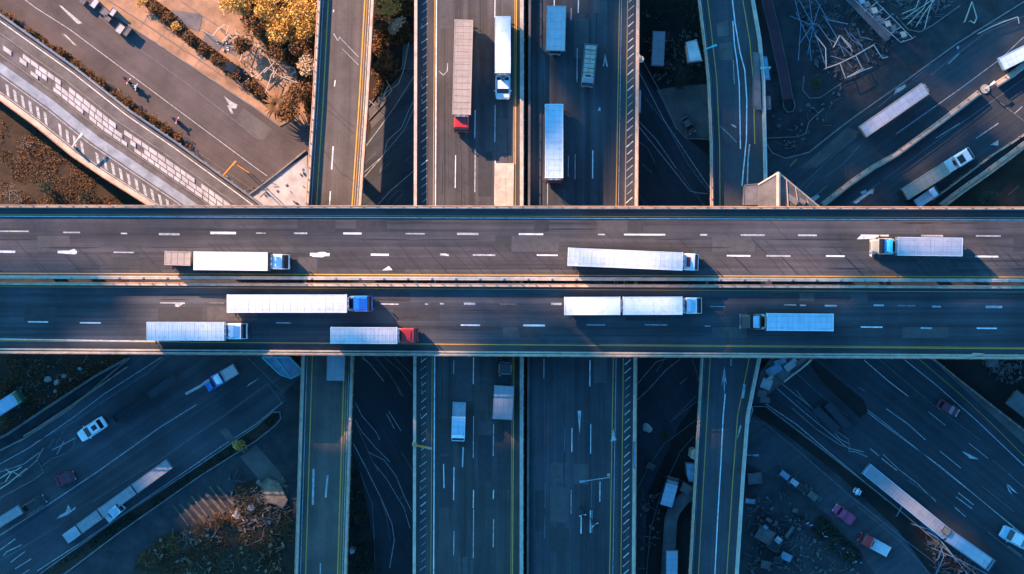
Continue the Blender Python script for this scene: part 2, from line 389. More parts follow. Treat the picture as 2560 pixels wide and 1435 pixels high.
ground_sheet('yard', [(1640, 225), (1700, 215), (1770, 210), (1774, 345), (1716, 343), (1688, 316)], .04, M['grey_pave'])
# north-east
ground_sheet('yard', [(1905, -500), (2900, -500), (2900, -200), (2395, 107), (2136, 292), (2022, 380), (1963, 395), (1905, 370)], .02, M['yard'])
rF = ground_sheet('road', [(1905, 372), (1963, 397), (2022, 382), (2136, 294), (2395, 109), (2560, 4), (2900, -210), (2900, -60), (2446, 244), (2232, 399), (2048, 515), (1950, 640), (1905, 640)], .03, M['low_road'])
def fr(a, b, s, e): return [(a[0]+(b[0]-a[0])*s, a[1]+(b[1]-a[1])*s), (a[0]+(b[0]-a[0])*e, a[1]+(b[1]-a[1])*e)]
lines(rF, .034, [([(2326, 188), (2400, 130), (2460, 84), (2560, 40)], 1.8, 'worn'), ([(2240, 335), (2400, 222), (2500, 148), (2560, 92)], 2.2, 'white'),
      ([(2000, 470), (2060, 410), (2140, 340)], 1.8, 'worn'), ([(2064, 442), (2110, 408), (2150, 364)], 2, 'worn'), ([(1990, 500), (2040, 440)], 1.4, 'faint'), ([(2020, 505), (2070, 462)], 3, 'worn'),
      ([(2130, 380), (2144, 370)], 3, 'worn'), ([(2196, 268), (2230, 238)], 2, 'faint'), ([(2280, 200), (2330, 160)], 1.6, 'worn'), ([(2370, 160), (2398, 134)], 2.2, 'white'),
      ([(1974, 416), (1992, 398)], 2.4, 'yellow'), ([(2030, 410), (2090, 362)], 1.3, 'faint'), ([(2430, 82), (2470, 60), (2545, 44)], 2, 'worn')])
polys(rF, .035, [[(2234, 238), (2240, 222), (2256, 214), (2262, 210), (2266, 216), (2250, 228), (2242, 232)], [(2020, 498), (2044, 486), (2050, 492), (2030, 508)], [(2390, 118), (2398, 114), (2396, 124)]], M['worn'])
ground_sheet('road_patch', [(2000, 420), (2120, 318), (2150, 330), (2040, 420)], .036, M['grey_pave'])
bm = NB()
ribbon(bm, [(1917, 360), (1930, 382), (1963, 396), (2022, 381), (2080, 335), (2136, 292), (2260, 205), (2395, 107), (2560, 4), (2760, -120)], 3.4, .02, .15)
ribbon(bm, [(2010, 190), (2006, 225), (2024, 246), (2050, 244), (2104, 208)], 2.4, .02, .15)
ribbon(bm, [(2240, 40), (2270, 74), (2300, 80), (2330, 64), (2400, 14)], 2.4, .02, .15)
ribbon(bm, [(1918, 345), (1995, 342), (2014, 334), (2022, 305), (2060, 270)], 2.4, .02, .15)
tag(obj('kerb', bm, M['kerb']), kind='structure')
rH = ground_sheet('road', [(2048, 515), (2232, 399), (2446, 244), (2900, -60), (2900, 130), (2560, 365), (2365, 515), (2200, 640), (1900, 640)], .025, M['low_road3'])
lines(rH, .034, [([(2120, 512), (2250, 420), (2400, 310), (2560, 196)], 1.6, 'worn'), ([(2340, 345), (2400, 308)], 2.2, 'white'), ([(2440, 346), (2496, 308)], 2.6, 'white'), ([(2500, 256), (2560, 302)], 1.6, 'worn'),
      ([(2536, 284), (2556, 266)], 2, 'white'), ([(2380, 456), (2430, 420)], 1.4, 'worn'), ([(2520, 488), (2548, 464)], 1.6, 'worn'), ([(2200, 455), (2215, 446)], 2, 'worn')])
polys(rH, .035, [[(2130, 506), (2180, 472), (2184, 478), (2140, 510)], [(2150, 480), (2165, 474), (2168, 482), (2155, 486)], [(2476, 362), (2496, 350), (2496, 364)], [(2172, 482), (2186, 470), (2182, 486)]], M['worn'])
# south-west
ground_sheet('yard', [(-500, 890), (760, 890), (750, 1600), (-500, 2200)], .015, M['yard'])
ground_sheet('verge', [(-300, 880), (330, 890), (106, 1034), (0, 1095), (-300, 1250)], .02, M['soil'])
rI = ground_sheet('road', [(-500, 1440), (0, 1150), (57, 1098), (171, 1025), (323, 897), (323, 700), (760, 700), (758, 935), (706, 985), (720, 1000), (640, 1062), (94, 1432), (-300, 1720)], .03, M['low_road'])
lines(rI, .034, [([(-300, 1500), (0, 1338), (120, 1262), (250, 1175), (400, 1068), (492, 1011)], 2.4, 'white'), ([(0, 1160), (72, 1120), (180, 1046), (260, 985), (330, 940), (404, 893)], 2, 'white'),
      ([(84, 1108), (190, 1052), (270, 996), (370, 932), (410, 894)], 1.6, 'worn'), ([(350, 1180), (400, 1150), (500, 1080), (560, 1040), (669, 958)], 1.8, 'worn'), ([(230, 1255), (350, 1180)], 1.2, 'faint'),
      ([(92, 1428), (200, 1358), (420, 1208), (560, 1112), (640, 1060), (706, 1006)], 2.2, 'white'), ([(0, 1180), (60, 1160), (100, 1130)], 1.8, 'white'), ([(0, 1210), (50, 1190), (92, 1150), (108, 1120)], 1.8, 'white'),
      ([(130, 1125), (190, 1094)], 2, 'white'), ([(142, 1136), (160, 1102)], 2, 'white'), ([(120, 1120), (136, 1096)], 1.6, 'worn'), ([(140, 1108), (152, 1092)], 1.6, 'worn'), ([(190, 1094), (182, 1120), (166, 1134), (130, 1146), (104, 1166)], 1.6, 'worn'),
      ([(154, 1086), (164, 1070), (174, 1060)], 1.4, 'worn'), ([(0, 1400), (30, 1385), (150, 1312)], 1.2, 'faint'), ([(670, 960), (706, 1010)], 1.6, 'worn'), ([(618, 893), (712, 985)], 1.5, 'worn'),
      ([(0, 1375), (38, 1347)], 2.6, 'white'), ([(8, 1390), (16, 1380), (54, 1362)], 2.6, 'white'), ([(26, 1406), (62, 1379)], 2.4, 'white'), ([(38, 1422), (78, 1397)], 2.4, 'white'), ([(56, 1435), (74, 1424)], 2, 'white')])
polys(rI, .035, [[(141, 1298), (150, 1288), (165, 1280), (170, 1262), (175, 1270), (178, 1276), (190, 1266), (188, 1272), (170, 1286)], [(616, 968), (622, 960), (650, 944), (640, 952)]], M['worn'])
bm = NB()
ribbon(bm, [(-100, 1175), (57, 1098), (171, 1025), (323, 895)], 4.5, .02, .18)
ribbon(bm, [(98, 1436), (300, 1292), (480, 1175), (640, 1066), (682, 1030), (700, 1030), (702, 1046), (690, 1062), (640, 1102), (500, 1190), (300, 1330), (160, 1436)], 3, .02, .16)
ribbon(bm, [(0, 1210), (50, 1190), (94, 1150), (110, 1180), (84, 1200), (0, 1245)], 2.2, .02, .15)
tag(obj('kerb', bm, M['kerb']), kind='structure')
ground_sheet('planting_bed', [(682, 1034), (696, 1034), (696, 1048), (640, 1098), (500, 1186), (300, 1326), (150, 1436), (110, 1436), (300, 1298), (480, 1180), (640, 1070)], .05, M['soil'])
ground_sheet('path', [(600, 1142), (640, 1112), (700, 1180), (722, 1230), (712, 1266), (700, 1262)], .03, M['grey_pave'])
ground_sheet('path', [(548, 1078), (566, 1070), (590, 1100), (575, 1108)], .04, M['grey_pave'])
ground_sheet('work_site', [(330, 1435), (345, 1390), (420, 1330), (560, 1300), (590, 1210), (660, 1190), (735, 1290), (735, 1600), (300, 1600)], .022, M['soil'])
# between west ramp and main road, south
rN = ground_sheet('road', [(884, 700), (1042, 700), (1042, 1600), (960, 1600), (930, 1330), (900, 1180), (880, 1120)], .03, M['dark_lane'])
ground_sheet('verge', [(884, 1120), (900, 1180), (935, 1330), (962, 1600), (860, 1600), (864, 1435)], .025, M['black_soil'])
lines(rN, .034, [([(888, 1006), (905, 1040), (940, 1080), (950, 1100)], 1.8, 'white'), ([(888, 1050), (905, 1080), (940, 1120), (975, 1155)], 1.6, 'white'), ([(966, 1034), (986, 1072)], 2, 'white'), ([(972, 1028), (1003, 1078)], 2, 'white'),
      ([(884, 1110), (910, 1160), (950, 1240), (980, 1310), (986, 1350), (974, 1420)], 2, 'white'), ([(890, 1060), (930, 1150), (945, 1180)], 1.5, 'worn'), ([(920, 1130), (960, 1150), (990, 1190), (1010, 1240), (1030, 1280)], 1.8, 'white'),
      ([(936, 1160), (965, 1195), (1010, 1270), (1025, 1320)], 1.6, 'white'), ([(1004, 1130), (1034, 1180)], 1.6, 'worn'), ([(950, 1240), (966, 1290), (975, 1350)], 1.3, 'faint'), ([(900, 1180), (930, 1260), (935, 1330), (938, 1435)], 1.8, 'worn'),
      ([(905, 893), (925, 910), (960, 954)], 2, 'white'), ([(938, 893), (970, 930), (990, 960), (1008, 990), (1004, 990), (992, 968)], 2, 'worn'), ([(960, 893), (1000, 925), (1030, 968)], 2, 'worn'), ([(985, 893), (1034, 940)], 2, 'worn'), ([(1006, 1240), (996, 1255)], 1.4, 'worn')])
# between main road and east ramp, south
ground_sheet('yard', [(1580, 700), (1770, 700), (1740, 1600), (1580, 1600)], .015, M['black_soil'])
rO = ground_sheet('road', [(1580, 700), (1760, 700), (1750, 990), (1700, 1060), (1620, 1230), (1604, 1600), (1580, 1600)], .03, M['dark_lane'])
lines(rO, .034, [([(1582, 975), (1610, 940), (1640, 905), (1665, 897)], 1.6, 'white'), ([(1582, 1010), (1620, 975), (1665, 925), (1700, 898)], 1.8, 'white'), ([(1640, 930), (1660, 900)], 2.4, 'worn'), ([(1730, 898), (1742, 930), (1748, 960)], 2, 'worn'),
      ([(1676, 1055), (1710, 1020), (1740, 990)], 1.6, 'worn'), ([(1682, 1050), (1740, 1005)], 1.4, 'worn'), ([(1590, 1230), (1620, 1170), (1660, 1110), (1740, 1050)], 1.6, 'worn'), ([(1616, 1440), (1625, 1330), (1650, 1240), (1700, 1130), (1735, 1090)], 1.8, 'worn'),
      ([(1608, 1340), (1650, 1346)], 1.6, 'worn'), ([(1700, 960), (1718, 944)], 3, 'faint')])
# south-east
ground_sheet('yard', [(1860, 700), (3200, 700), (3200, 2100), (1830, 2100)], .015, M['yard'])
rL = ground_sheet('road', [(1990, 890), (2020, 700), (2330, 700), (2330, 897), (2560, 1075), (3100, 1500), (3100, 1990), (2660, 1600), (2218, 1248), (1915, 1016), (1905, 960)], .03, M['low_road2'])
lines(rL, .034, [([(2160, 900), (2220, 952), (2271, 991)], 2.8, 'white'), ([(2020, 905), (2110, 985), (2200, 1055), (2350, 1165), (2550, 1330), (2600, 1372)], 1.8, 'white'), ([(2120, 990), (2200, 1048), (2290, 1120), (2440, 1240), (2560, 1340)], 1.5, 'white'),
      ([(2262, 900), (2340, 962), (2440, 1050), (2560, 1164)], 2.4, 'white'), ([(2300, 900), (2400, 985), (2480, 1060), (2560, 1140)], 1.4, 'yellow'), ([(2216, 1022), (2270, 1060), (2314, 1100)], 2, 'white'), ([(2322, 1030), (2364, 1064)], 1.8, 'white'),
      ([(2422, 1108), (2470, 1146)], 1.8, 'white'), ([(2350, 1128), (2402, 1170)], 2, 'white'), ([(2480, 1150), (2530, 1190)], 1.2, 'faint'), ([(2520, 1184), (2560, 1218)], 2, 'worn'), ([(2396, 1232), (2434, 1262)], 2.6, 'white'), ([(2390, 1242), (2430, 1272)], 2.6, 'white'),
      ([(2387, 1268), (2414, 1292)], 2.4, 'white'), ([(2146, 968), (2162, 978)], 1.6, 'worn'), ([(2176, 1122), (2198, 1140)], 2.4, 'white'), ([(2204, 1146), (2242, 1176)], 2.6, 'white'), ([(2208, 1136), (2250, 1176), (2290, 1206), (2340, 1254)], 1.6, 'white'),
      ([(2270, 1200), (2340, 1250)], 1.4, 'worn'), ([(1930, 960), (2010, 1030), (2120, 1120), (2160, 1130)], 1.7, 'white'), ([(1950, 955), (2030, 1020), (2070, 1062), (2100, 1098), (2124, 1110), (2122, 1128), (2140, 1130), (2168, 1142)], 1.6, 'white'),
      ([(1915, 1010), (1990, 1060), (2060, 1120), (2216, 1250)], 2.2, 'white'), ([(1960, 905), (2040, 978), (2120, 1040)], 1.4, 'worn'), ([(2200, 900), (2330, 1010), (2450, 1100)], 1, 'faint'), ([(2455, 1215), (2536, 1280)], 1.4, 'worn'), ([(2470, 1330), (2560, 1400)], 1.4, 'worn'),
      ([(2520, 1365), (2555, 1390)], 3, 'worn'), ([(1990, 1000), (2030, 1034), (2050, 1056)], 1.2, 'faint')])
polys(rL, .035, [[(2405, 1128), (2420, 1134), (2446, 1148), (2425, 1146)], [(2516, 1210), (2524, 1214), (2545, 1235), (2530, 1226)], [(2516, 1210), (2530, 1236), (2538, 1245), (2522, 1228)]], M['worn'])
rM = ground_sheet('road', [(1862, 1020), (1900, 1060), (2000, 1130), (2130, 1240), (2400, 1440), (2560, 1560), (2300, 1600), (2110, 1320), (2000, 1230), (1870, 1160)], .03, M['low_road'])
lines(rM, .034, [([(1885, 1052), (1910, 1058), (2000, 1130), (2120, 1235), (2250, 1340), (2380, 1440)], 1.7, 'worn'), ([(2140, 1262), (2250, 1352), (2330, 1440)], 1.2, 'faint')])
ground_sheet('gutter', [(1880, 1010), (1915, 1020), (2218, 1252), (2440, 1440), (2330, 1440), (2240, 1320), (2100, 1190), (1960, 1082), (1890, 1040)], .033, M['black_soil'])
ground_sheet('gutter', [(2018, 903), (2040, 903), (2160, 1000), (2170, 1030), (2150, 1045), (2060, 960)], .038, M['black_soil'])
ground_sheet('yard', [(2345, 899), (2800, 899), (2800, 1250), (2560, 1068)], .034, M['black_soil'])
ground_sheet('gutter', [(2375, 900), (2440, 950), (2560, 1045), (2560, 1070), (2480, 1010), (2340, 900)], .0365, M['black_soil'])
ground_sheet('pavement', [(2330, 900), (2345, 900), (2560, 1070), (2700, 1180), (2700, 1230), (2560, 1110)], .036, M['grey_pave'])
bm = NB()
ribbon(bm, [(2330, 896), (2440, 980), (2560, 1076), (2700, 1188)], 2.4, .02, .16)
ribbon(bm, [(1880, 1016), (1915, 1016), (2060, 1126), (2218, 1250), (2440, 1436)], 2.6, .02, .16)
ribbon(bm, [(1990, 975), (2010, 1000), (2080, 1070), (2120, 1098), (2126, 1120), (2100, 1112), (2040, 1072), (1980, 1020)], 2, .03, .14)
tag(obj('kerb', bm, M['kerb']), kind='structure')

# ------------------------------------------------------------------ elevated roads
def viaduct(name, label, cat, L, Rr, z, m, thick=1.1, rails=(), group=None):
    """L, Rr: the two edges as pixel polylines of equal length; rails: (points, width px, height m, material)"""
    root = thing(name, label, cat, P((L[0][0]+Rr[0][0])/2, (L[0][1]+Rr[0][1])/2, 0), 0, group)
    inv = -Vector(root.location)
    bm = NB()
    a = [bm.verts.new(P(x, y, z)) for x, y in L]; b = [bm.verts.new(P(x, y, z)) for x, y in Rr]
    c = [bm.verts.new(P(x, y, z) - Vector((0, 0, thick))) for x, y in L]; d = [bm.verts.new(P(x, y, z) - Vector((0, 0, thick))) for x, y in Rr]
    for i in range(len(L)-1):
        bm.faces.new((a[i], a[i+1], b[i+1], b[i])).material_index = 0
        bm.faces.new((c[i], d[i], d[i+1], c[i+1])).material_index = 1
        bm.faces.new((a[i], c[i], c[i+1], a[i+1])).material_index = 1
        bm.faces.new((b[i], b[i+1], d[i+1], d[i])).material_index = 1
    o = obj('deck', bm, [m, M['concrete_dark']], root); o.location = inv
    for i, (pts, wd, h, mm) in enumerate(rails):
        bm = NB(); ribbon(bm, pts, wd, z, h)
        o = obj('parapet', bm, M[mm], root); o.location = inv
    return root, inv
def fix(o, inv):
    for q in (o if isinstance(o, list) else [o]):
        q.location = inv
        if q.name.startswith(('thin_line', 'surface_wear')): q['kind'] = 'stuff'
    return o
def rail(root, inv, pts, z, step=26, h=1.0, r=.07, m='rust', post_r=.09, base=.0, n=2):
    """handrail with posts, follows a pixel polyline"""
    bm = NB()
    w3 = [P(x, y, z) for x, y in pts]
    for k in range(n):
        path_tube(bm, [p + Vector((0, 0, h - k*.45)) for p in w3], r, 5)
    for p, t in walk(pts, step):
        q = P(p.x, p.y, z); tube(bm, q + Vector((0, 0, base)), q + Vector((0, 0, h)), post_r, 5)
        box(bm, q.x-.16, q.x+.16, q.y-.16, q.y+.16, q.z+base, q.z+base+.06)
    fix(obj('guard_rail', bm, M[m], root), inv)
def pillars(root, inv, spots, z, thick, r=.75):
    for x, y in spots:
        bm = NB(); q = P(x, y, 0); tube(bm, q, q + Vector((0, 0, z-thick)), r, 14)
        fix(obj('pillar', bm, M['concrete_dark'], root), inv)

M['patch_a'] = mat('repair_patch_dark', (.034, .034, .038), .8, 0, .2, 1); M['patch_b'] = mat('repair_patch_light', (.066, .063, .066), .85, 0, .2, 1)
M['stain'] = mat('oil_stain', (.022, .021, .022), .6, 0, .3, 1)
def wear(root, inv, z, bands, vertical, n, seed, lo, hi):
    """repair patches, oil stains and sealed cracks along lanes; bands: (near edge, far edge) pixels across the road"""
    rd = random.Random(seed); bm = NB()
    def put(pts, mi, dz):
        if vertical: pts = [(b, a) for a, b in pts]
        sheet(bm, pts, z + dz, mi)
    for i in range(n):
        a, b = rd.choice(bands); s = rd.uniform(lo, hi); L_ = rd.uniform(30, 130); k = rd.random()
        if k < .35: put([(s, a+3), (s+L_, a+3), (s+L_+rd.uniform(-3, 3), b-3), (s, b-3)], rd.choice((0, 1)), .0010 + .00004*i)
        elif k < .8:
            c = a + (b-a)*rd.choice((.28, .72)); wd = rd.uniform(2, 4.5); L_ *= 2
            put([(s, c), (s+L_*.3, c-wd/2), (s+L_*.8, c-wd*.4), (s+L_, c), (s+L_*.7, c+wd/2), (s+L_*.2, c+wd*.4)], 2, .0028 + .00004*i)
        else:
            c = rd.uniform(a, b); pts = [(s + t*L_/6, c + rd.uniform(-3, 3)) for t in range(7)]
            if vertical: pts = [(q, p) for p, q in pts]
            ribbon(bm, pts, .9, z+.0035, mi=3)
    fix(obj('surface_wear', bm, [M['patch_a'], M['patch_b'], M['stain'], M['dark_line']], root), inv)
ZD, ZN, ZR = 14.0, 8.0, 7.6
def seg(x0, x1, y0, y1, n=2): return [(x0 + (x1-x0)*i/(n-1), y0 + (y1-y0)*i/(n-1)) for i in range(n)]
def hl(yL, yR, x0=-1500, x1=4100):
    """nearly level line across the picture given its height at x=0 and x=2560"""
    f = lambda x: yL + (yR-yL)*x/2560
    return [(x0, f(x0)), (x1, f(x1))]
def hdash(yL, yR, spans, wd, c): return [([(a, yL + (yR-yL)*a/2560), (b, yL + (yR-yL)*b/2560)], w2, c2) for a, b, w2, c2 in [(s + (wd, c))[:4] if len(s) == 2 else s for s in spans]]
# north carriageway
root, inv = viaduct('elevated_highway', 'upper carriageway of the wide level highway, crossed by thin dark diagonal lines', 'overpass',
    hl(514, 519), hl(697.5, 705), ZD, M['deck_road'], rails=[(hl(517.5, 522.5), 5, .85, 'concrete'), (hl(692.5, 701), 8.5, .9, 'concrete')])
rail(root, inv, hl(514.5, 519.5), ZD, 33, 1.15, .13, post_r=.12)
rail(root, inv, hl(693, 701.5), ZD, 60, 1.25, .05, 'steel', base=.9, n=1)
it = [(hl(540.5, 550), 2.0, 'white'), (hl(536.5, 544.5), 1.6, 'yellow'), (hl(683, 692.5), 2.6, 'yellow')]
for a, b, wd, c in [(-120, -60, 5, 'white'), (0, 72, 4, 'worn'), (158, 200, 4, 'worn'), (302, 318, 4, 'worn'), (397, 449, 6, 'worn'), (526, 590, 7, 'white'), (640, 664, 3, 'worn'), (735, 768, 5, 'worn'), (858, 904, 5.5, 'white'), (1014, 1062, 4, 'worn'), (1143, 1196, 6, 'worn'), (1297, 1358, 5, 'white'),
          (1495, 1512, 4, 'worn'), (1560, 1663, 4.5, 'white'), (1750, 1768, 5, 'worn'), (1852, 1912, 5, 'worn'), (1995, 2042, 5, 'worn'), (2152, 2222, 5, 'white'), (2303, 2358, 5, 'worn'), (2440, 2502, 4, 'worn'), (2640, 2700, 4, 'worn')]:
    y = 580 + 10*((a+b)/2)/2560 if a > 400 else 578 + .018*a
    it.append(([(a, y), (b, y+.4)], wd, c))
for a, b, wd, c in [(-30, 38, 6.5, 'white'), (144, 192, 8, 'white'), (284, 335, 3.5, 'worn'), (775, 824, 9, 'white'), (927, 972, 6, 'white'), (1100, 1122, 5, 'worn'), (1182, 1238, 4.5, 'worn'), (1342, 1394, 4, 'white'), (1817, 1876, 4.5, 'white'), (1916, 1976, 4.5, 'worn'), (2065, 2112, 4.5, 'white'),
          (2438, 2496, 5, 'white'), (2600, 2660, 5, 'white')]:
    y = 629 + .0085*a*.62; y = y if a < 700 else 636 + (a-775)*.0030
    it.append(([(a, y), (b, y+.6)], wd, c))
fix(lines(root, ZD+.006, it), inv)
rd = random.Random(4)
jt = []
x = -900
while x < 3300:
    ln = rd.uniform(.5, 1); y1 = 590 + 92*(1-ln) + .0035*x; y2 = 682 + .0035*x
    if rd.random() < .5: y2 -= rd.uniform(0, 40)
    dx = (y2-y1)*rd.uniform(.85, 1.1)
    jt.append(([(x, y1), (x+dx*.5, y1+(y2-y1)*.47), (x+dx, y2)], rd.uniform(.9, 2.3), 'dark_line')); x += rd.uniform(12, 40)
for x, y1, y2 in ((1480, 548, 688), (1920, 548, 688), (530, 545, 650), (590, 545, 640)): jt.append(([(x, y1), (x+(y2-y1)*1.0, y2)], 1.4, 'dark_line'))
fix(lines(root, ZD+.004, jt, 'thin_line'), inv)  # thin dark diagonal lines drawn across the deck
fix(polys(root, ZD+.007, [[(168, 628), (186, 622), (192, 630), (188, 636), (160, 634), (145, 630)], [(776, 636), (800, 630), (812, 630), (824, 636), (806, 643), (782, 642)], [(955, 676), (972, 665), (981, 675)], [(2142, 598), (2150, 590), (2205, 589), (2180, 597)], [(1100, 634), (1116, 634), (1122, 641)], [(2172, 636), (2180, 636), (2178, 643)]], M['white'], 'lane_arrow'), inv)
wear(root, inv, ZD, [(548, 582), (586, 632), (640, 684)], False, 90, 1, -500, 3000)
pillars(root, inv, [(x, y) for x in (100, 700, 990, 1316, 1680, 1835, 2300) for y in (560, 650)], ZD, 1.1)
# south carriageway
root, inv = viaduct('elevated_highway', 'lower carriageway of the wide level highway, plain dark asphalt with few lines', 'overpass',
    hl(704.5, 714), hl(884, 898), ZD, M['deck_road2'], rails=[(hl(710, 719), 5, .85, 'concrete'), (hl(872.5, 888.5), 4, .7, 'concrete'), (hl(880, 894.5), 5.5, .9, 'concrete')])
rail(root, inv, hl(706, 715.5), ZD, 33, 1.2, .09)
rail(root, inv, hl(882.5, 897), ZD, 33, 1.2, .09)
it = [(hl(716.5, 730), 1.6, 'yellow'), (hl(851.5, 872), 2.4, 'yellow'), ([(-900, 845), (0, 847.5), (450, 854)], 2.6, 'white'), ([(1500, 861), (2560, 869), (3200, 873)], 1.4, 'yellow')]
for a, b, y, wd, c in [(70, 120, 804.5, 3.6, 'white'), (200, 252, 806.8, 3.6, 'white'), (400, 440, 757, 2.4, 'worn'), (448, 462, 758, 4, 'worn'), (524, 560, 757, 2.4, 'faint'), (690, 728, 807, 3, 'worn'), (951, 996, 760, 3, 'white'), (1062, 1070, 760, 4, 'worn'), (1100, 1110, 759, 4, 'worn'),
        (1160, 1188, 759, 6, 'worn'), (1250, 1290, 760, 2, 'faint'), (1378, 1404, 759.5, 6, 'worn'), (1152, 1200, 812.5, 4, 'white'), (1308, 1362, 813.3, 5.5, 'white'), (1466, 1512, 812, 3, 'worn'), (1612, 1668, 812, 3, 'worn'), (1776, 1812, 766, 2, 'worn'), (1762, 1776, 815, 3, 'worn'),
        (1960, 1990, 762, 3, 'worn'), (2000, 2015, 763, 4, 'worn'), (2062, 2092, 764, 5, 'worn'), (2184, 2210, 763, 5, 'worn'), (2244, 2288, 764, 4, 'faint'), (2330, 2352, 766, 5, 'worn'), (2464, 2506, 767, 7, 'worn'), (2152, 2206, 817.5, 4, 'white'), (2302, 2330, 820, 5, 'worn'), (2442, 2492, 820.5, 4, 'white')]:
    it.append(([(a, y), (b, y+.5)], wd, c))
fix(lines(root, ZD+.006, it), inv)
fix(lines(root, ZD+.004, [([(x, 740), (x+130, 866)], 1.2, 'dark_line') for x in (1240, 1400, 1960, 2100, 2330)] + [([(-20, 760), (70, 842)], 1.2, 'dark_line')], 'thin_line'), inv)
fix(polys(root, ZD+.007, [[(436, 756), (462, 756), (446, 768), (438, 766)]], M['worn'], 'lane_arrow'), inv)
wear(root, inv, ZD, [(728, 757), (764, 805), (815, 848)], False, 80, 2, -500, 3000)
pillars(root, inv, [(x, y) for x in (100, 700, 990, 1316, 1680, 1835, 2300) for y in (760, 850)], ZD, 1.1)
# debris banner of pale sheeting lying on the south-east parapet
bm = NB(); prism(bm, [P(x, y, ZD+1.1)[:2] for x, y in [(2402, 886), (2425, 887), (2434, 882), (2462, 884), (2440, 890), (2412, 896)]], ZD+.92, ZD+1.0)
tag(obj('tarpaulin', bm, M['p_tan']), 'small cream tarpaulin lying on the lower right parapet of the elevated highway', 'tarpaulin')

def ns(xN, xS, y0=-900, y1=2200):
    """near-vertical line given x at top row and x at bottom row"""
    f = lambda y: xN + (xS-xN)*y/1435
    return [(f(y0), y0), (f(y1), y1)]
# main road, west and east carriageways
root, inv = viaduct('elevated_road', 'left carriageway of the main vertical road, with a pale traffic island', 'overpass',
    ns(1036, 1032), ns(1313, 1311), ZN, M['ns_road'], rails=[(ns(1040, 1036), 7.5, .9, 'concrete'), (ns(1304, 1303), 8, .9, 'concrete')])
rail(root, inv, ns(1308.5, 1307), ZN, 40, 1.2, .06, 'steel')
it = [(ns(1091, 1084), 3.2, 'white'), (ns(1086.5, 1077), 1.6, 'yellow'), (ns(1291, 1281), 3.0, 'yellow'), (ns(1287, 1277), 1.4, 'yellow')]
for x, spans in ((1139, ((388, 470), (900, 935), (1168, 1250), (1328, 1388))), (1188, ((275, 345), (372, 480), (893, 960), (1040, 1145), (1225, 1270), (1272, 1395))), (1238, ((-40, 44), (262, 355), (400, 512), (1060, 1140), (1225, 1248), (1298, 1368)))):
    for i, (a, b) in enumerate(spans):
        xx = x - (4 if a > 880 else 0); it.append(([(xx, a), (xx-1, b)], 2.6, 'white' if i % 2 == 0 else 'worn'))
it += [([(1109, 1160), (1110, 1220)], 2.6, 'white'), ([(1098, 178), (1108, 188), (1118, 178), (1119, 158)], 2.2, 'worn'), ([(1158, 1118), (1156, 1168)], 4, 'worn')]
rd = random.Random(8)
for y in list(range(-240, 512, 19)) + list(range(900, 1660, 20)):
    x = 1062 - (y*4/1435); a = rd.uniform(-5, 5); q = rd.uniform(5, 9)
    it.append(([(x-q+a*.4, y+q*.8), (x+q*.9, y-q*.7)], rd.uniform(1.2, 2.4), rd.choice(['white', 'worn', 'worn'])))
    if rd.random() < .3: it.append(([(x-q, y-6), (x-q+3, y+6)], 1.2, 'worn'))
fix(lines(root, ZN+.006, it), inv)
fix(lines(root, ZN+.004, [([(1112, y), (1170, y+62)], 1.1, 'dark_line') for y in (300, 330, 372, 400, 440)] + [([(1110, 240), (1112, 512)], 1, 'dark_line'), ([(1120, 230), (1122, 470)], 1, 'dark_line')], 'thin_line'), inv)
bm = NB()
q = [P(x, y, ZN) for x, y in [(1237, 408), (1285, 408), (1281, 640), (1237, 640)]]; prism(bm, [v[:2] for v in q], ZN+.003, ZN+.16)
ribbon(bm, [(1264, 414), (1263, 470), (1266, 512)], 1.6, ZN+.16, .03)
fix(obj('traffic_island', bm, M['concrete'], root), inv)
wear(root, inv, ZN, [(1095, 1136), (1142, 1185), (1192, 1234), (1240, 1280)], True, 60, 3, -200, 1500)
pillars(root, inv, [(x, y) for y in (-200, 100, 400, 1000, 1300) for x in (1110, 1250)], ZN, 1.1)
root, inv = viaduct('elevated_road', 'right carriageway of the main vertical road, hatched shoulder on its right', 'overpass',
    ns(1320, 1316), ns(1600, 1590), ZN, M['ns_road2'], rails=[(ns(1324, 1319.5), 5, .9, 'concrete_dark'), (ns(1594, 1583), 7, .9, 'concrete')])
rail(root, inv, ns(1597, 1587), ZN, 30, 1.25, .09)
rail(root, inv, ns(1327.5, 1322), ZN, 44, 1.1, .06, 'dark')
it = [(ns(1549, 1524), 2.2, 'yellow'), (ns(1554, 1532), 1.4, 'worn'), (ns(1569, 1552), 2.0, 'yellow')]
for x, a, b, wd, c in [(1386, -60, 14, 3, 'white'), (1446, 0, 32, 2.6, 'white'), (1428, 20, 50, 2, 'worn'), (1443, 120, 205, 2.4, 'worn'), (1482, 376, 446, 2.8, 'white'), (1438, 386, 448, 2, 'worn'), (1421, 390, 442, 1.8, 'worn'), (1369, 456, 512, 2.2, 'worn'), (1475, 900, 966, 2.8, 'white'),
        (1360, 897, 946, 2, 'worn'), (1430, 1070, 1130, 2.4, 'white'), (1477, 1060, 1134, 2, 'white'), (1412, 1070, 1130, 1.4, 'faint'), (1362, 1290, 1345, 1.6, 'faint'), (1428, 1225, 1285, 2, 'worn'), (1500, 1204, 1254, 2.4, 'white'), (1453, 1282, 1334, 2.8, 'white'), (1476, 1276, 1332, 2, 'white'),
        (1480, 1276, 1332, 2, 'worn'), (1479, 1204, 1270, 1.4, 'faint'), (1363, 1205, 1270, 1.4, 'faint')]:
    it.append(([(x, a), (x-.5, b)], wd, c))
for y in list(range(-240, 512, 20)) + list(range(905, 1660, 21)):
    x = 1578 - (y*13/1435); q = rd.uniform(6, 9)
    it.append(([(x-q, y+q*.9), (x+q*.9, y-q*.8)], rd.uniform(1.4, 2.6), rd.choice(['white', 'white', 'worn'])))
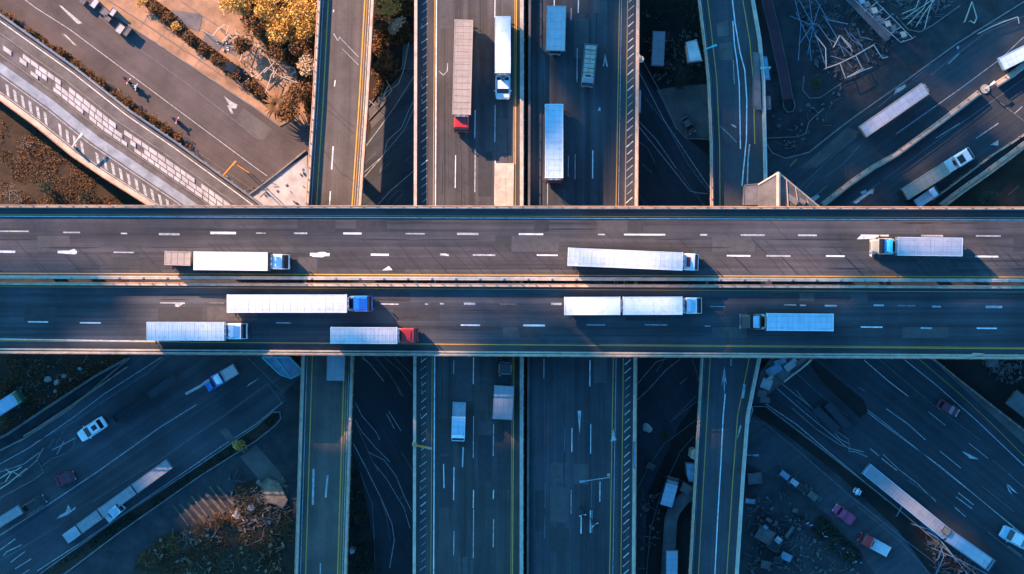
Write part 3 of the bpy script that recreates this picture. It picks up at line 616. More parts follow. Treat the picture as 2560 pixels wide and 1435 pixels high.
fix(lines(root, ZN+.006, it), inv)
fix(polys(root, ZN+.007, [[(1507, 166), (1513, 135), (1520, 168), (1516, 166), (1513, 150), (1510, 164)], [(1444, 1027), (1453, 1027), (1449, 1085)], [(1533, 1072), (1537, 1090), (1541, 1100), (1526, 1104), (1530, 1090)], [(1494, 276), (1500, 266), (1502, 278)]], M['worn'], 'lane_arrow'), inv)
wear(root, inv, ZN, [(1335, 1366), (1372, 1425), (1432, 1474), (1482, 1520)], True, 60, 4, -200, 1500)
pillars(root, inv, [(x, y) for y in (-200, 100, 400, 1000, 1300) for x in (1380, 1530)], ZN, 1.1)
# west ramp
Lw = [(845, -900), (795, 0), (782, 250), (765, 515), (755, 890), (738, 1435), (720, 2200)]
Rw = [(990, -900), (936, 0), (922, 250), (904, 515), (885, 890), (868, 1435), (850, 2200)]
def par(pl, d): return [(x+d, y) for x, y in pl]
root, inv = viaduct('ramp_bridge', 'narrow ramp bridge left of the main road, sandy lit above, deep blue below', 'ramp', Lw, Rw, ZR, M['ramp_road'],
    rails=[(par(Lw, 4), 7, .9, 'concrete'), (par(Rw, -4), 7, .9, 'concrete')])
rail(root, inv, par(Lw, 1), ZR, 30, 1.2, .09); rail(root, inv, par(Rw, -1), ZR, 30, 1.2, .09)
it = [(par(Lw, 26), 3, 'yellow'), (par(Lw, 13), 2, 'worn'), (par(Rw, -24), 3.4, 'yellow'), (par(Rw, -18), 1.4, 'yellow'), (par(Rw, -12), 1.8, 'worn'),
      ([(833, 366), (829, 424)], 4, 'white'), ([(826, 478), (824, 512)], 3, 'white'), ([(838, 200), (836, 216)], 3, 'white'), ([(834, 84), (845, 102), (850, 92)], 3, 'worn'), ([(835, 24), (833, 30)], 3, 'white'),
      ([(784, 1172), (782, 1262)], 6, 'worn'), ([(819, 1188), (814, 1244)], 5, 'worn'), ([(801, 1408), (800, 1470)], 3, 'worn')]
fix(lines(root, ZR+.006, it), inv)
fix(lines(root, ZR+.004, [([(812, 378), (850, 430), (888, 456)], 1.5, 'dark_line'), ([(814, 250), (850, 290), (886, 318)], 1.4, 'dark_line'), ([(812, 270), (850, 300), (884, 334)], 1.2, 'dark_line'), ([(900, 162), (918, 178)], 1.4, 'dark_line'), ([(848, 92), (896, 142)], 1.4, 'worn'), ([(856, 122), (896, 162)], 1.4, 'worn')], 'thin_line'), inv)
pillars(root, inv, [(870, -250), (858, 80), (845, 400), (815, 1000), (805, 1300)], ZR, 1.1, .9)
# east ramp
Le = [(1600, -900), (1728, -120), (1745, 0), (1757, 100), (1768, 200), (1775, 360), (1776, 515), (1752, 890), (1744, 1040), (1735, 1200), (1722, 1435), (1690, 2200)]
Re = [(1740, -900), (1868, -120), (1885, 0), (1902, 100), (1911, 200), (1915, 360), (1918, 515), (1902, 890), (1872, 1040), (1860, 1200), (1845, 1435), (1815, 2200)]
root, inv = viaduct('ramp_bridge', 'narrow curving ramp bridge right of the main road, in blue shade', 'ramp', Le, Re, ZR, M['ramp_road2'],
    rails=[(par(Le, 3), 6, .9, 'concrete'), (par(Re, -4), 8, .9, 'concrete')])
rail(root, inv, par(Le, 1), ZR, 30, 1.2, .09); rail(root, inv, par(Re, -1), ZR, 30, 1.2, .08, 'steel')
it = [(par(Le, 24), 2.4, 'yellow'), (par(Re, -28)[:6], 2.4, 'yellow'), (par(Re, -28)[7:], 2.4, 'yellow'), (par(Le, 10), 1.4, 'faint'),
      ([(1831, 0), (1838, 60), (1850, 130), (1862, 175), (1867, 250), (1866, 350), (1858, 430), (1855, 465)], 3.2, 'white'),
      ([(1832, 52), (1836, 110), (1842, 150), (1848, 210), (1850, 300), (1851, 372)], 2.8, 'white'), ([(1833, 150), (1836, 210)], 1.6, 'worn'), ([(1874, 360), (1870, 400), (1868, 470)], 4, 'worn'),
      ([(1800, 315), (1825, 338), (1842, 356)], 1.2, 'worn'), ([(1813, 985), (1808, 1040), (1802, 1160), (1794, 1300), (1787, 1440)], 3, 'white')]
fix(lines(root, ZR+.006, it), inv)
fix(polys(root, ZR+.007, [[(1811, 916), (1817, 962), (1813, 950), (1811, 990), (1808, 950), (1803, 965)], [(1850, 1062), (1854, 1064), (1846, 1090), (1842, 1100)], [(1858, 960), (1864, 962), (1860, 996), (1854, 996)], [(1826, 310), (1838, 314), (1842, 320), (1836, 318)], [(1826, 898), (1829, 898), (1829, 914), (1826, 914)]], M['worn'], 'lane_arrow'), inv)
bm = NB(); sheet(bm, [(1791, 60), (1820, 50), (1822, 88), (1794, 92)], ZR+.005); sheet(bm, [(1798, 110), (1830, 105), (1832, 150), (1800, 150)], ZR+.005)
fix(obj('road_patch', bm, M['grey_pave'], root), inv)
pillars(root, inv, [(1800, -250), (1826, 80), (1845, 400), (1810, 1000), (1795, 1300)], ZR, 1.1, .9)
# north-west elevated walkway/tramway with white blocks
ZB = 4.0
Lb = [(-900, -640), (0, 33), (190, 168), (330, 278), (450, 360), (620, 484), (700, 545), (800, 640)]
Rb = [(-900, -430), (0, 252), (90, 318), (180, 392), (260, 446), (370, 515), (430, 560), (560, 640)]
def mixp(t): return [(a[0]*(1-t)+b[0]*t, a[1]*(1-t)+b[1]*t) for a, b in zip(Lb, Rb)]
root, inv = viaduct('elevated_walkway', 'raised promenade with rows of pale paving blocks, a pale strip and white cross bars', 'walkway', Lb, Rb, ZB, M['concrete_dark'],
    rails=[(mixp(.012), 4, .9, 'concrete'), (mixp(.955), 13, .7, 'concrete'), (mixp(.23), 2.5, .25, 'kerb'), (mixp(.47), 2, .25, 'kerb')])
rail(root, inv, mixp(0.004), ZB, 40, 1.2, .07, 'steel'); rail(root, inv, mixp(.99), ZB, 36, 1.2, .08)
fix(lines(root, ZB+.006, [(mixp(.09), 2.4, 'white'), (mixp(.71), 2, 'worn'), (mixp(.90), 2, 'worn')]), inv)
bm = NB(); s1 = mixp(.56); s2 = mixp(.68)
for i in range(len(s1)-1): sheet(bm, [s1[i], s1[i+1], s2[i+1], s2[i]], ZB+.01)
fix(obj('pale_strip', bm, M['pale_strip'], root), inv)
def along(poly, s):
    for a, b in zip(poly, poly[1:]):
        L = math.dist(a, b)
        if s <= L: t = s/L; return (a[0]+(b[0]-a[0])*t, a[1]+(b[1]-a[1])*t)
        s -= L
    return poly[-1]
bm = NB(); c1 = mixp(.76); c2 = mixp(.88); s = 900; k = 0
rd = random.Random(21)
while s < 1760:
    a = along(c1, s-14); b = along(c2, s-14+6); c = along(c2, s-5+6); d = along(c1, s-5)
    if rd.random() > .05 and not (1395 < s < 1435): sheet(bm, [a, d, c, b], ZB+.012)
    s += 23.5
tag(fix(obj('cross_bar', bm, M['worn'], root), inv), kind='stuff')
# each pale paving block is bedded in the deck: one surface pattern
bm = NB(); rowsT = [.27, .335, .40, .455]
for r_ in range(3):
    u0 = mixp(rowsT[r_]+.006); u1 = mixp(rowsT[r_+1]-.006); s = 1090 + r_*7
    while s < 1830:
        Lk = rd.uniform(17, 27)
        if rd.random() < (.55 if s < 1330 else .88):
            q = [along(u0, s), along(u0, s+Lk-2), along(u1, s+Lk-2), along(u1, s)]
            q = [P(x, y, ZB)[:2] for x, y in q]; prism(bm, q, ZB+.004, ZB+.10+rd.uniform(0, .05))
        s += Lk
tag(fix(obj('paving_block', bm, M['slab'], root), inv), kind='stuff')
pillars(root, inv, [(60, 180), (280, 340), (450, 450), (-120, 50)], ZB, 1.1, .7)
# ------------------------------------------------------------------ vehicles
def vroot(name, label, cat, A, B, z, group=None, lift=2.5):
    a = P(A[0], A[1], z+lift); b = P(B[0], B[1], z+lift); m = (a+b)/2; m.z = z
    r = thing(name, label, cat, m, math.atan2(b.y-a.y, b.x-a.x), group)
    return r, (b-a).length
def rr(x, w, z0, z1, c=.12, sh=0):
    h = w/2
    return [(x, -h, z0), (x, h, z0), (x, h, z1-c), (x+sh, h-c, z1), (x+sh, -h+c, z1), (x, -h, z1-c)]
def quadplate(bm, p, t=.012):
    """thin plate over four points"""
    p = [Vector(q) for q in p]; n = (p[1]-p[0]).cross(p[3]-p[0]).normalized()
    if n.z < 0: n = -n
    lo = [bm.verts.new(q + n*.002) for q in p]; hi = [bm.verts.new(q + n*t) for q in p]
    for i in range(4):
        j = (i+1) % 4; bm.faces.new((lo[i], lo[j], hi[j], hi[i]))
    bm.faces.new(hi); bm.faces.new(lo[::-1])
def wheels(root, xs, w, r=.5, parent=None):
    for x in xs:
        for s in (-1, 1):
            bm = NB(); wheel(bm, x, s*(w/2-.17), r, .32); obj('wheel', bm, [M['tyre'], M['rim']], parent or root)
def box_trailer(root, x0, x1, w, body='p_white', roof='r_white', h=3.9, zb=1.1, ribs=1.2, rim=None, name='trailer', front=None, seams=True):
    bm = NB(); box(bm, x0, x1, -w/2, w/2, zb, h, .04)
    for x in (x0+.06, x1-.06):
        for s in (-1, 1): box(bm, x-.05, x+.05, s*(w/2+.002)-.04, s*(w/2+.002)+.04, zb-.02, h-.05)
    box(bm, x0+.1, x1-.1, -.5, .5, .85, zb)
    box(bm, x0+.05, x0+.15, -w/2+.2, w/2-.2, .45, .58)
    t = obj(name, bm, M[body], root)
    bm = NB(); q = .09
    box(bm, x0+q, x1-q, -w/2+q, w/2-q, h-.02, h+.012)
    if seams and ribs:
        n = max(2, int((x1-x0-.3)/ribs)); 
        for i in range(1, n):
            x = x0 + (x1-x0)*i/n; box(bm, x-.02, x+.02, -w/2+q+.02, w/2-q-.02, h+.005, h+.04)
    obj('roof', bm, M[roof], t)
    bm = NB()
    for s in (-1, 1): box(bm, x0+.02, x1-.02, s*(w/2-.045)-.045, s*(w/2-.045)+.045, h-.03, h+.05)
    for x in (x0+.05, x1-.05): box(bm, x-.045, x+.045, -w/2+.09, w/2-.09, h-.03, h+.048)
    obj('roof_rail', bm, M[rim or body], t)
    if x1-x0 > 8:
        bm = NB(); box(bm, x1+.01, x1+.3, -w*.36, w*.36, 2.2, h-.05, .04); tube(bm, (x1+.16, -w*.15, h-.05), (x1+.16, -w*.15, h+.03), .18, 12); tube(bm, (x1+.16, w*.15, h-.05), (x1+.16, w*.15, h+.03), .18, 12); obj('cooling_unit', bm, M['p_grey'], t)
    for s in (-1, 1):
        bm = NB(); box(bm, x0-.035, x0-.003, min(s*.02, s*(w/2-.03)), max(s*.02, s*(w/2-.03)), zb+.08, h-.1)
        for k in (.3, .8): tube(bm, (x0-.05, s*w/2*k, zb+.1), (x0-.05, s*w/2*k, h-.12), .02, 5)
        obj('rear_door', bm, M[body], t)
        bm = NB(); box(bm, x0-.03, x0+.02, s*(w/2-.3)-.1, s*(w/2-.3)+.1, .8, .9); obj('tail_light', bm, M['tail'], t)
    if front:
        bm = NB(); box(bm, x1-front[1], x1+.04, -w/2-.02, w/2+.02, zb+.1, h+.07, .05); obj('bulkhead', bm, M[front[0]], t)
    xs = [x0+1.3, x0+2.6] if x1-x0 > 6 else [x0+1.2]
    wheels(root, xs, w, .5, t)
    if x1-x0 > 6:
        for s in (-1, 1):
            bm = NB(); box(bm, x1-2.6, x1-2.45, s*.7-.07, s*.7+.07, .12, zb); box(bm, x1-2.7, x1-2.35, s*.7-.15, s*.7+.15, .05, .12); obj('landing_leg', bm, M['dark'], t)
    return t
def tractor(root, x0, x1, w, col='p_white', roofcol=None, fair=None, hood=0.0, gap=.8, ws=.75, panel=None):
    """cab from x0 (rear wall) to x1 (front bumper), chassis reaching gap metres back under the trailer"""
    roofcol = roofcol or col; hh = 3.05
    bm = NB(); box(bm, x0-gap-1.0, x1-.3, -.42, .42, .75, 1.0); box(bm, x0-gap-.6, x0-gap+.5, -.5, .5, 1.0, 1.09)
    obj('chassis', bm, M['dark'], root)
    xc = x1-hood
    bm = NB()
    rings = [rr(x0, w*.95, .6, hh-.12, .14), rr(x0+.15, w, .55, hh, .16), rr(xc-ws-.1, w, .55, hh, .16), rr(xc-ws, w, .55, hh-.07, .16), rr(xc-.12, w*.98, .5, 2.0, .12)]
    if hood: rings += [rr(xc, w*.86, .5, 1.95, .2), rr(x1-.25, w*.80, .5, 1.75, .25), rr(x1, w*.70, .55, 1.35, .2)]
    else: rings += [rr(xc-.02, w*.97, .45, 1.75, .1), rr(xc, w*.93, .5, 1.5, .1)]
    loft(bm, rings)
    c = obj('cab', bm, M[col], root)
    bm = NB(); y1 = w*.44; y2 = w*.46
    quadplate(bm, [(xc-ws+.04, -y1, hh-.11), (xc-.16, -y2, 2.06), (xc-.16, y2, 2.06), (xc-ws+.04, y1, hh-.11)]); obj('windshield', bm, M['glass'], c)
    for s in (-1, 1):
        bm = NB(); box(bm, xc-ws-.9, xc-ws-.05, s*(w/2+.002)-.008, s*(w/2+.002)+.008, 2.05, 2.75); obj('side_window', bm, M['glass'], c)
        bm = NB(); tube(bm, (xc-.45, s*w*.48, 2.5), (xc-.15, s*(w/2+.28), 2.45), .03, 5); box(bm, xc-.22, xc-.08, s*(w/2+.3)-.1, s*(w/2+.3)+.1, 1.9, 2.5, .02); obj('mirror', bm, M['p_black'], c)
        bm = NB(); box(bm, x1-.06, x1+.02, s*w*.33-.14, s*w*.33+.14, .8, 1.02, .02); obj('headlight', bm, M['head'], c)
        bm = NB(); tube(bm, (x0-gap*.9, s*(w/2-.32), .75), (x0+.1, s*(w/2-.32), .75), .3, 12); obj('fuel_tank', bm, M['steel'], root)
        if hood:
            bm = NB(); box(bm, x1-hood*.85, x1-.12, min(s*w*.34, s*w*.5), max(s*w*.34, s*w*.5), .75, 1.25, .1); obj('fender', bm, M[col], c)
    bm = NB(); box(bm, x1-.1, x1+.05, -w*.47, w*.47, .42, .72, .03); obj('bumper', bm, M['dark' if not hood else 'steel'], c)
    bm = NB(); box(bm, x1-.01, x1+.02, -w*.24, w*.24, .78, 1.3)
    for k in range(5): box(bm, x1+.015, x1+.035, -w*.23, w*.23, .84+k*.09, .87+k*.09)
    obj('grille', bm, M['dark'], c)
    bm = NB(); box(bm, xc-ws-.02, xc-ws+.28, -w*.45, w*.45, hh-.06, hh-.02); obj('sun_visor', bm, M['p_black'], c)
    if fair:
        fx = x0+.12; e = xc-ws-.25
        bm = NB(); loft(bm, [[(fx, -w*.44, hh-.02), (fx, w*.44, hh-.02), (fx, w*.42, hh+.62), (fx, -w*.42, hh+.62)], [(fx+(e-fx)*.45, -w*.43, hh-.02), (fx+(e-fx)*.45, w*.43, hh-.02), (fx+(e-fx)*.45, w*.36, hh+.5), (fx+(e-fx)*.45, -w*.36, hh+.5)],
                             [(e, -w*.34, hh-.02), (e, w*.34, hh-.02), (e, w*.30, hh+.06), (e, -w*.30, hh+.06)]])
        obj('wind_deflector', bm, M[fair], c)
    if panel:
        bm = NB(); box(bm, x0+.3, x0+.3+panel[1], -w*panel[2], w*panel[2], hh-.02, hh+.09, .03)
        box(bm, x0+.42, x0+.18+panel[1], -w*panel[2]*.6, w*panel[2]*.6, hh+.08, hh+.14, .02); obj('roof_hatch', bm, M[panel[0]], c)
    bm = NB(); tube(bm, (x0-.18, w*.36, .9), (x0-.18, w*.36, 3.35), .08, 8); obj('exhaust_stack', bm, M['steel'], c)
    bm = NB(); box(bm, x0-.35, x0-.05, -.4, .4, 1.0, 1.9, .04); obj('air_tank', bm, M['dark'], root)
    wheels(root, [x1-max(hood*.5, .55)-.35], w, .5); wheels(root, [x0-gap-.1], w, .5)
def flatbed(root, x0, x1, w, m='wood', z=1.25, name='flatbed', load=None, sides=.0):
    bm = NB(); box(bm, x0, x1, -w/2, w/2, z-.18, z, .02)
    n = int((x1-x0)/.55)
    for i in range(n+1): x = x0+.05+(x1-x0-.1)*i/n; box(bm, x-.03, x+.03, -w/2+.04, w/2-.04, z-.005, z+.03)
    if sides:
        for s in (-1, 1): box(bm, x0, x1, s*(w/2-.03)-.03, s*(w/2-.03)+.03, z, z+sides)
        box(bm, x0, x0+.06, -w/2+.06, w/2-.06, z, z+sides)
    t = obj(name, bm, M[m], root)
    bm = NB(); box(bm, x0+.1, x1-.1, -.45, .45, .75, z-.18); obj('chassis', bm, M['dark'], t)
    wheels(root, [x0+1.0] + ([x0+2.2] if x1-x0 > 5 else []), w, .45, t)
    return t
def semi(label, A, B, wpx, z, secs, group='trucks on the elevated roads', name='semi_truck', cat='truck'):
    r, L = vroot(name, label, cat, A, B, z, group); tot = math.dist(A, B); f = L/tot; w = wpx*mpp(z+2.5)
    for s in secs:
        kind, a, b = s[:3]; kw = dict(s[3]) if len(s) > 3 else {}
        ww = w*kw.pop('ws_', 1); x0 = a*f-L/2; x1 = b*f-L/2
        {'box': box_trailer, 'cab': tractor, 'flat': flatbed}[kind](r, x0, x1, ww, **kw)
    return r
# upper carriageway
semi('white long truck with dark front bulkhead and pale blue cab, behind the small tan trailer', (487, 652), (724, 654.5), 46, ZD,
     [('box', 0, 190, dict(roof='r_white', seams=False, front=('p_black', .35))), ('cab', 194, 236, dict(col='p_white', fair='p_white', gap=.5, ws=.95, ws_=.82))])
semi('small tan box trailer covered in canvas, standing behind the white truck', (413, 645), (478, 647), 35, ZD, [('box', 0, 64, dict(body='p_tan', roof='r_tan', h=3.2, ribs=.8))], name='box_trailer', cat='trailer')
semi('white truck driving slightly askew, cab white with red trim', (1420, 642), (1751, 656), 45, ZD,
     [('box', 0, 286, dict(roof='r_seam', rim='p_white', ribs=1.6)), ('cab', 291, 328, dict(col='p_white', gap=.4, ws=.6, ws_=.93, panel=('p_red', .55, .3)))])
semi('lavender grey truck heading left with beige and turquoise cab', (2403, 618), (2178, 615), 46, ZD,
     [('box', 0, 162, dict(body='p_grey', roof='r_lav', rim='p_white', ribs=2.2)), ('cab', 172, 224, dict(col='p_tan', fair='p_cyan', hood=1.0, gap=.5, ws=.8, ws_=.88, panel=('p_blue', .9, .4)))])
# lower carriageway
semi('very long pale truck with bright blue cab', (570, 759), (932, 759), 45, ZD, [('box', 0, 298, dict(roof='r_seam', ribs=1.0)), ('cab', 313, 361, dict(col='p_blue', fair='p_blue', gap=.8, ws=.7, ws_=.88))])
semi('white ribbed truck with pale blue and white cab, above the yellow edge line at left', (370, 828), (618, 828), 46, ZD, [('box', 0, 193, dict(roof='r_seam', ribs=.6)), ('cab', 200, 247, dict(col='p_white', fair='p_sky', gap=.6, ws=.75, ws_=.86))])
semi('short pinkish white truck with dark red cab', (828, 838), (1046, 839), 41, ZD, [('box', 0, 166, dict(roof='r_pink', ribs=.55)), ('cab', 173, 217, dict(col='p_red', gap=.6, ws=.55, ws_=.90, panel=('p_red', 1.3, .36)))])
semi('white road train pulling two bright white trailers, cab mint white', (1411, 765), (1757, 764), 45, ZD, [('box', 0, 139, dict(roof='r_white', ribs=3)), ('box', 146, 294, dict(roof='r_white', ribs=3, front=None)), ('cab', 303, 345, dict(col='p_white', fair='p_sky', gap=.5, ws=.8, ws_=.90))])
semi('pale blue panelled truck heading left with dark brown cab', (2081, 806), (1852, 804), 43, ZD, [('box', 0, 165, dict(roof='r_blue', rim='p_white', ribs=1.1)), ('cab', 178, 228, dict(col='p_brown', hood=1.2, gap=.7, ws=.8, ws_=.92, panel=('p_sky', .9, .38)))])
# main road, north
semi('long dusty tan truck driving down the page with faded red cab', (1160, 52), (1153, 331), 46, ZN, [('box', 0, 236, dict(body='p_tan', roof='r_tan', ribs=.9)), ('cab', 232, 278, dict(col='p_red', gap=.3, ws=.6, ws_=.80))])
def car(label, A, B, wpx, z, col='p_white', roofcol=None, cat='car', name='car', hatch=None, group='cars on the roads', bed=False, sunroof=False, parts=True):
    r, L = vroot(name, label, cat, A, B, z, group, lift=1)
    w = wpx*mpp(z+1); h = L/2
    build_car(r, L, w, col, roofcol, bed, sunroof)
    return r
def build_car(r, L, w, col, roofcol=None, bed=False, sunroof=False, dx=0):
    h = L/2
    def X(t): return dx-h+L*t
    bm = NB()
    loft(bm, [rr(X(0), w*.84, .4, .80, .1), rr(X(.03), w*.95, .3, .98, .12), rr(X(.2), w, .28, 1.02, .14), rr(X(.55), w, .28, 1.02, .14), rr(X(.72), w, .28, 1.0, .14), rr(X(.93), w*.94, .3, .86, .14), rr(X(1), w*.80, .38, .66, .1)])
    b = obj('body', bm, M[col], r)
    c0, c1, c2, c3 = (.12, .25, .58, .76) if not bed else (.42, .46, .66, .78)
    bm = NB()
    def g(x, ww, z): return [(X(x), -ww/2, .98), (X(x), ww/2, .98), (X(x), ww/2*.96, z), (X(x), -ww/2*.96, z)]
    loft(bm, [g(c0, w*.84, 1.0), g(c1, w*.86, 1.42), g(c2, w*.86, 1.42), g(c3, w*.84, 1.0)])
    gl = obj('window_glass', bm, M['glass'], r)
    bm = NB(); box(bm, X(c1)-.03, X(c2)+.03, -w*.40, w*.40, 1.40, 1.475, .03)
    for s in (-1, 1):
        tube(bm, (X(c1), s*w*.40, 1.42), (X(c0)+.02, s*w*.41, 1.0), .035, 5); tube(bm, (X(c2), s*w*.40, 1.42), (X(c3)-.02, s*w*.41, 1.0), .035, 5)
    obj('roof', bm, M[roofcol or col], r)
    if sunroof:
        bm = NB(); box(bm, X((c1+c2)/2)-.45, X((c1+c2)/2)+.35, -.38, .38, 1.47, 1.485); obj('sunroof', bm, M['glass'], r)
    if bed:
        bm = NB(); box(bm, X(.03), X(.40), -w*.42, w*.42, 1.0, 1.03)
        for s in (-1, 1): box(bm, X(.02), X(.41), s*w*.45-.05, s*w*.45+.05, .99, 1.22)
        box(bm, X(.005), X(.02), -w*.42, w*.42, .95, 1.2); obj('truck_bed', bm, M[bed], r)
    for s in (-1, 1):
        bm = NB(); box(bm, X(.965), X(.995), s*w*.33-.13, s*w*.33+.13, .58, .74, .02); obj('headlight', bm, M['head'], r)
        bm = NB(); box(bm, X(.0)-.015, X(.02), s*w*.34-.13, s*w*.34+.13, .66, .82, .02); obj('tail_light', bm, M['tail'], r)
        bm = NB(); box(bm, X(c3)-.45, X(c3)-.25, s*(w/2+.09)-.09, s*(w/2+.09)+.09, .98, 1.12, .02); obj('mirror', bm, M[col], r)
    for x in (X(.19), X(.81)):
        for s in (-1, 1):
            bm = NB(); wheel(bm, x, s*(w/2-.1), .33, .22); obj('wheel', bm, [M['tyre'], M['rim']], r)
# white truck whose cab looks like a pickup
r, L = vroot('box_truck', 'bright white box truck with a car shaped pickup cab, beside the tan truck', 'truck', (1257, 43), (1257, 246), ZN, 'trucks on the elevated roads')
f = L/203; w_ = 39*mpp(ZN+2)
box_trailer(r, -L/2, -L/2+141*f, w_, roof='r_white', seams=False, h=3.7)
bm = NB(); box(bm, -L/2+140*f, L/2-66*f, -w_*.48, w_*.48, .7, 1.5, .05); tube(bm, (L/2-52*f, 0, 1.5), (L/2-52*f, 0, 1.75), .42, 14); obj('engine_cover', bm, M['p_grey'], r)
build_car(r, 62*f, w_*.97, 'p_white', dx=L/2-31*f)
semi('dull grey covered lorry with tan sides, topmost on the right carriageway', (1391, 16), (1388, 136), 48, ZN, [('box', 0, 112, dict(body='p_tan', roof='r_lav', h=3.4, ribs=1.4)), ('cab', 84, 120, dict(col='p_grey', gap=.2, ws=.6, ws_=.60))], name='lorry')
r = semi('small flatbed lorry stacked with brown and orange boards', (1478, 109), (1468, 217), 33, ZN, [('flat', 0, 82, dict(m='p_grey', z=1.35, sides=.45)), ('cab', 84, 108, dict(col='p_grey', gap=.2, ws=.5, ws_=.92))], name='flatbed_lorry')
bm = NB(); rd = random.Random(2)
for i in range(7):
    for j in range(2): x = -3.0+i*.68; box(bm, x, x+.62, -.8+j*.82, -.02+j*.82, 1.4, 1.75+rd.uniform(0, .25), .02)
tag(obj('board_stack', bm, M['p_tan'], None), 'stack of tan boards lying on the small flatbed lorry', 'boards')
bs = bpy.data.objects['board_stack']; bs.location = r.location; bs.rotation_euler = r.rotation_euler
semi('pale blue roofed box lorry with low red cab nose, alone on the right carriageway', (1385, 262), (1385, 457), 45, ZN, [('box', 0, 184, dict(roof='r_blue', rim='p_white', ribs=2.5)), ('cab', 168, 195, dict(col='p_red', gap=.2, ws=.35, ws_=.96))], name='box_truck')
# main road, south
semi('small white and blue lorry with open steel deck behind, left carriageway below the highway', (1148, 1006), (1145, 1104), 33, ZN, [('flat', 0, 38, dict(m='steel', z=1.5, sides=.3)), ('box', 36, 84, dict(roof='r_blue', h=3.0, ribs=3)), ('cab', 80, 98, dict(col='p_white', gap=.2, ws=.5))], name='lorry')
r = semi('dark cab towing a grey weathered flat trailer against the median, below the highway', (1256, 1048), (1264, 900), 50, ZN, [('box', 0, 84, dict(body='p_grey', roof='r_grey', h=3.0, ribs=1.2)), ('flat', 84, 120, dict(m='dark', z=1.2, ws_=.6)), ('cab', 112, 148, dict(col='p_black', gap=.3, ws=.5, ws_=.66))])
semi('pale grey box lorry emerging from under the highway onto the left ramp bridge', (839, 951), (842, 800), 44, ZR, [('box', 0, 112, dict(body='p_grey', roof='r_grey', h=3.0)), ('cab', 116, 150, dict(col='p_grey', gap=.3))], name='box_truck')
# trucks on the ground roads
G = 'trucks on the lower roads'
semi('long pale trailer truck fading from cream to blue, climbing the upper right road', (2156, 330), (2312, 222), 33, .03, [('box', 0, 190, dict(body='p_tan', roof='r_lav', h=3.2, ribs=1.5))], G, 'trailer', 'trailer')
semi('truck with beige dented trailer and boxy white tractor, near the right edge barrier', (2252, 492), (2434, 378), 32, .03, [('flat', 0, 18, dict(m='dark')), ('box', 12, 136, dict(body='p_tan', roof='r_tan', h=3.0, ribs=2)), ('flat', 140, 190, dict(m='p_white', z=1.3)), ('cab', 164, 212, dict(col='p_white', gap=.2, ws=.6, panel=('p_black', 1.0, .3)))], G)
semi('blue grey delivery van beside the beige trailer truck', (2292, 510), (2348, 472), 24, .03, [('box', 0, 44, dict(body='p_sky', roof='r_lav', h=2.4, ribs=1)), ('cab', 42, 66, dict(col='p_sky', gap=.1, ws=.5))], G, 'van', 'van')
semi('pale blue bus cut by the right edge at the top', (2504, 160), (2600, 112), 34, .03, [('box', 0, 108, dict(body='p_sky', roof='r_blue', h=2.9, ribs=2))], G, 'bus', 'bus')
semi('green lorry with blue white roof at the left edge', (-12, 1028), (54, 986), 32, .03, [('box', 0, 60, dict(body='p_sky', roof='r_blue', h=2.8, ribs=1.2)), ('cab', 60, 78, dict(col='p_green', gap=.2, ws=.4))], G, 'lorry')
r = semi('low dark empty flat trailer parked on the lower left road', (282, 1050), (434, 946), 20, .03, [('flat', 0, 100, dict(m='dark', z=1.1, sides=.4)), ('flat', 104, 184, dict(m='p_black', z=1.1, sides=.5))], G, 'flat_trailer', 'trailer')
semi('blue and white tow truck with long pale boom, lower left road', (590, 922), (512, 968), 30, .03, [('box', 0, 40, dict(body='p_grey', roof='r_pink', h=2.6, ribs=1)), ('cab', 42, 90, dict(col='p_blue', roofcol='p_white', gap=.1, hood=.8, fair='p_white'))], G, 'tow_truck')
bm = NB(); q = [P(*p, 2.2) for p in ((524, 950), (500, 966), (466, 984))]; path_tube(bm, q, .22, 6); tube(bm, q[-1], q[-1] - Vector((0, 0, 2.2)), .2, 6)
tag(obj('crane_boom', bm, M['steel']), 'pale lattice boom reaching down from the blue tow truck', 'boom')
semi('long segmented grey blue road train, bottom left road', (160, 1350), (425, 1158), 27, .03, [('flat', 0, 40, dict(m='steel', z=1.4)), ('box', 48, 110, dict(body='p_grey', roof='r_grey', h=2.8)), ('box', 114, 215, dict(body='p_grey', roof='r_grey', h=3)), ('box', 219, 326, dict(body='p_grey', roof='r_grey', h=3))], G, 'road_train')
semi('small white cab unit alongside the segmented road train', (262, 1300), (306, 1262), 24, .03, [('flat', 0, 20, dict(m='p_white')), ('cab', 20, 56, dict(col='p_white', gap=.2, ws=.6, fair='p_sky'))], G, 'cab_unit')
for i, (A, B, c, lab) in enumerate([((138, 1206), (186, 1188), 'p_maroon', 'dark maroon car, right one of the two dim cars at lower left'), ((58, 1280), (112, 1246), 'p_black', 'black car, lower one of the two dim cars at lower left')]):
    car(lab, A, B, 28, .03, c)
semi('dim grey green box lorry behind the black car at the left edge', (-8, 1310), (56, 1270), 24, .03, [('box', 0, 70, dict(body='p_grey', roof='r_grey', h=2.6))], G, 'box_trailer', 'trailer')
car('white car with dark sunroof on the lower left road', (262, 1052), (198, 1094), 31, .03, 'p_white', sunroof=True)
car('white and pale blue estate car cut by the right edge near the bottom', (2572, 1362), (2504, 1326), 34, .03, 'p_sky', roofcol='p_white')
car('magenta pickup truck with empty bed on the side street', (2134, 1304), (2086, 1268), 26, .03, 'p_pink', name='pickup_truck', cat='pickup', bed='p_pink')
semi('dark red pickup carrying a long cream load bed', (2224, 1382), (2150, 1342), 27, .03, [('flat', 0, 52, dict(m='p_white', z=1.2, sides=.5)), ('cab', 50, 82, dict(col='p_red', gap=.1, ws=.5))], G, 'pickup_truck', 'pickup')
car('nearly black maroon car on the wide lower right road', (2344, 1006), (2396, 1034), 24, .03, 'p_maroon')
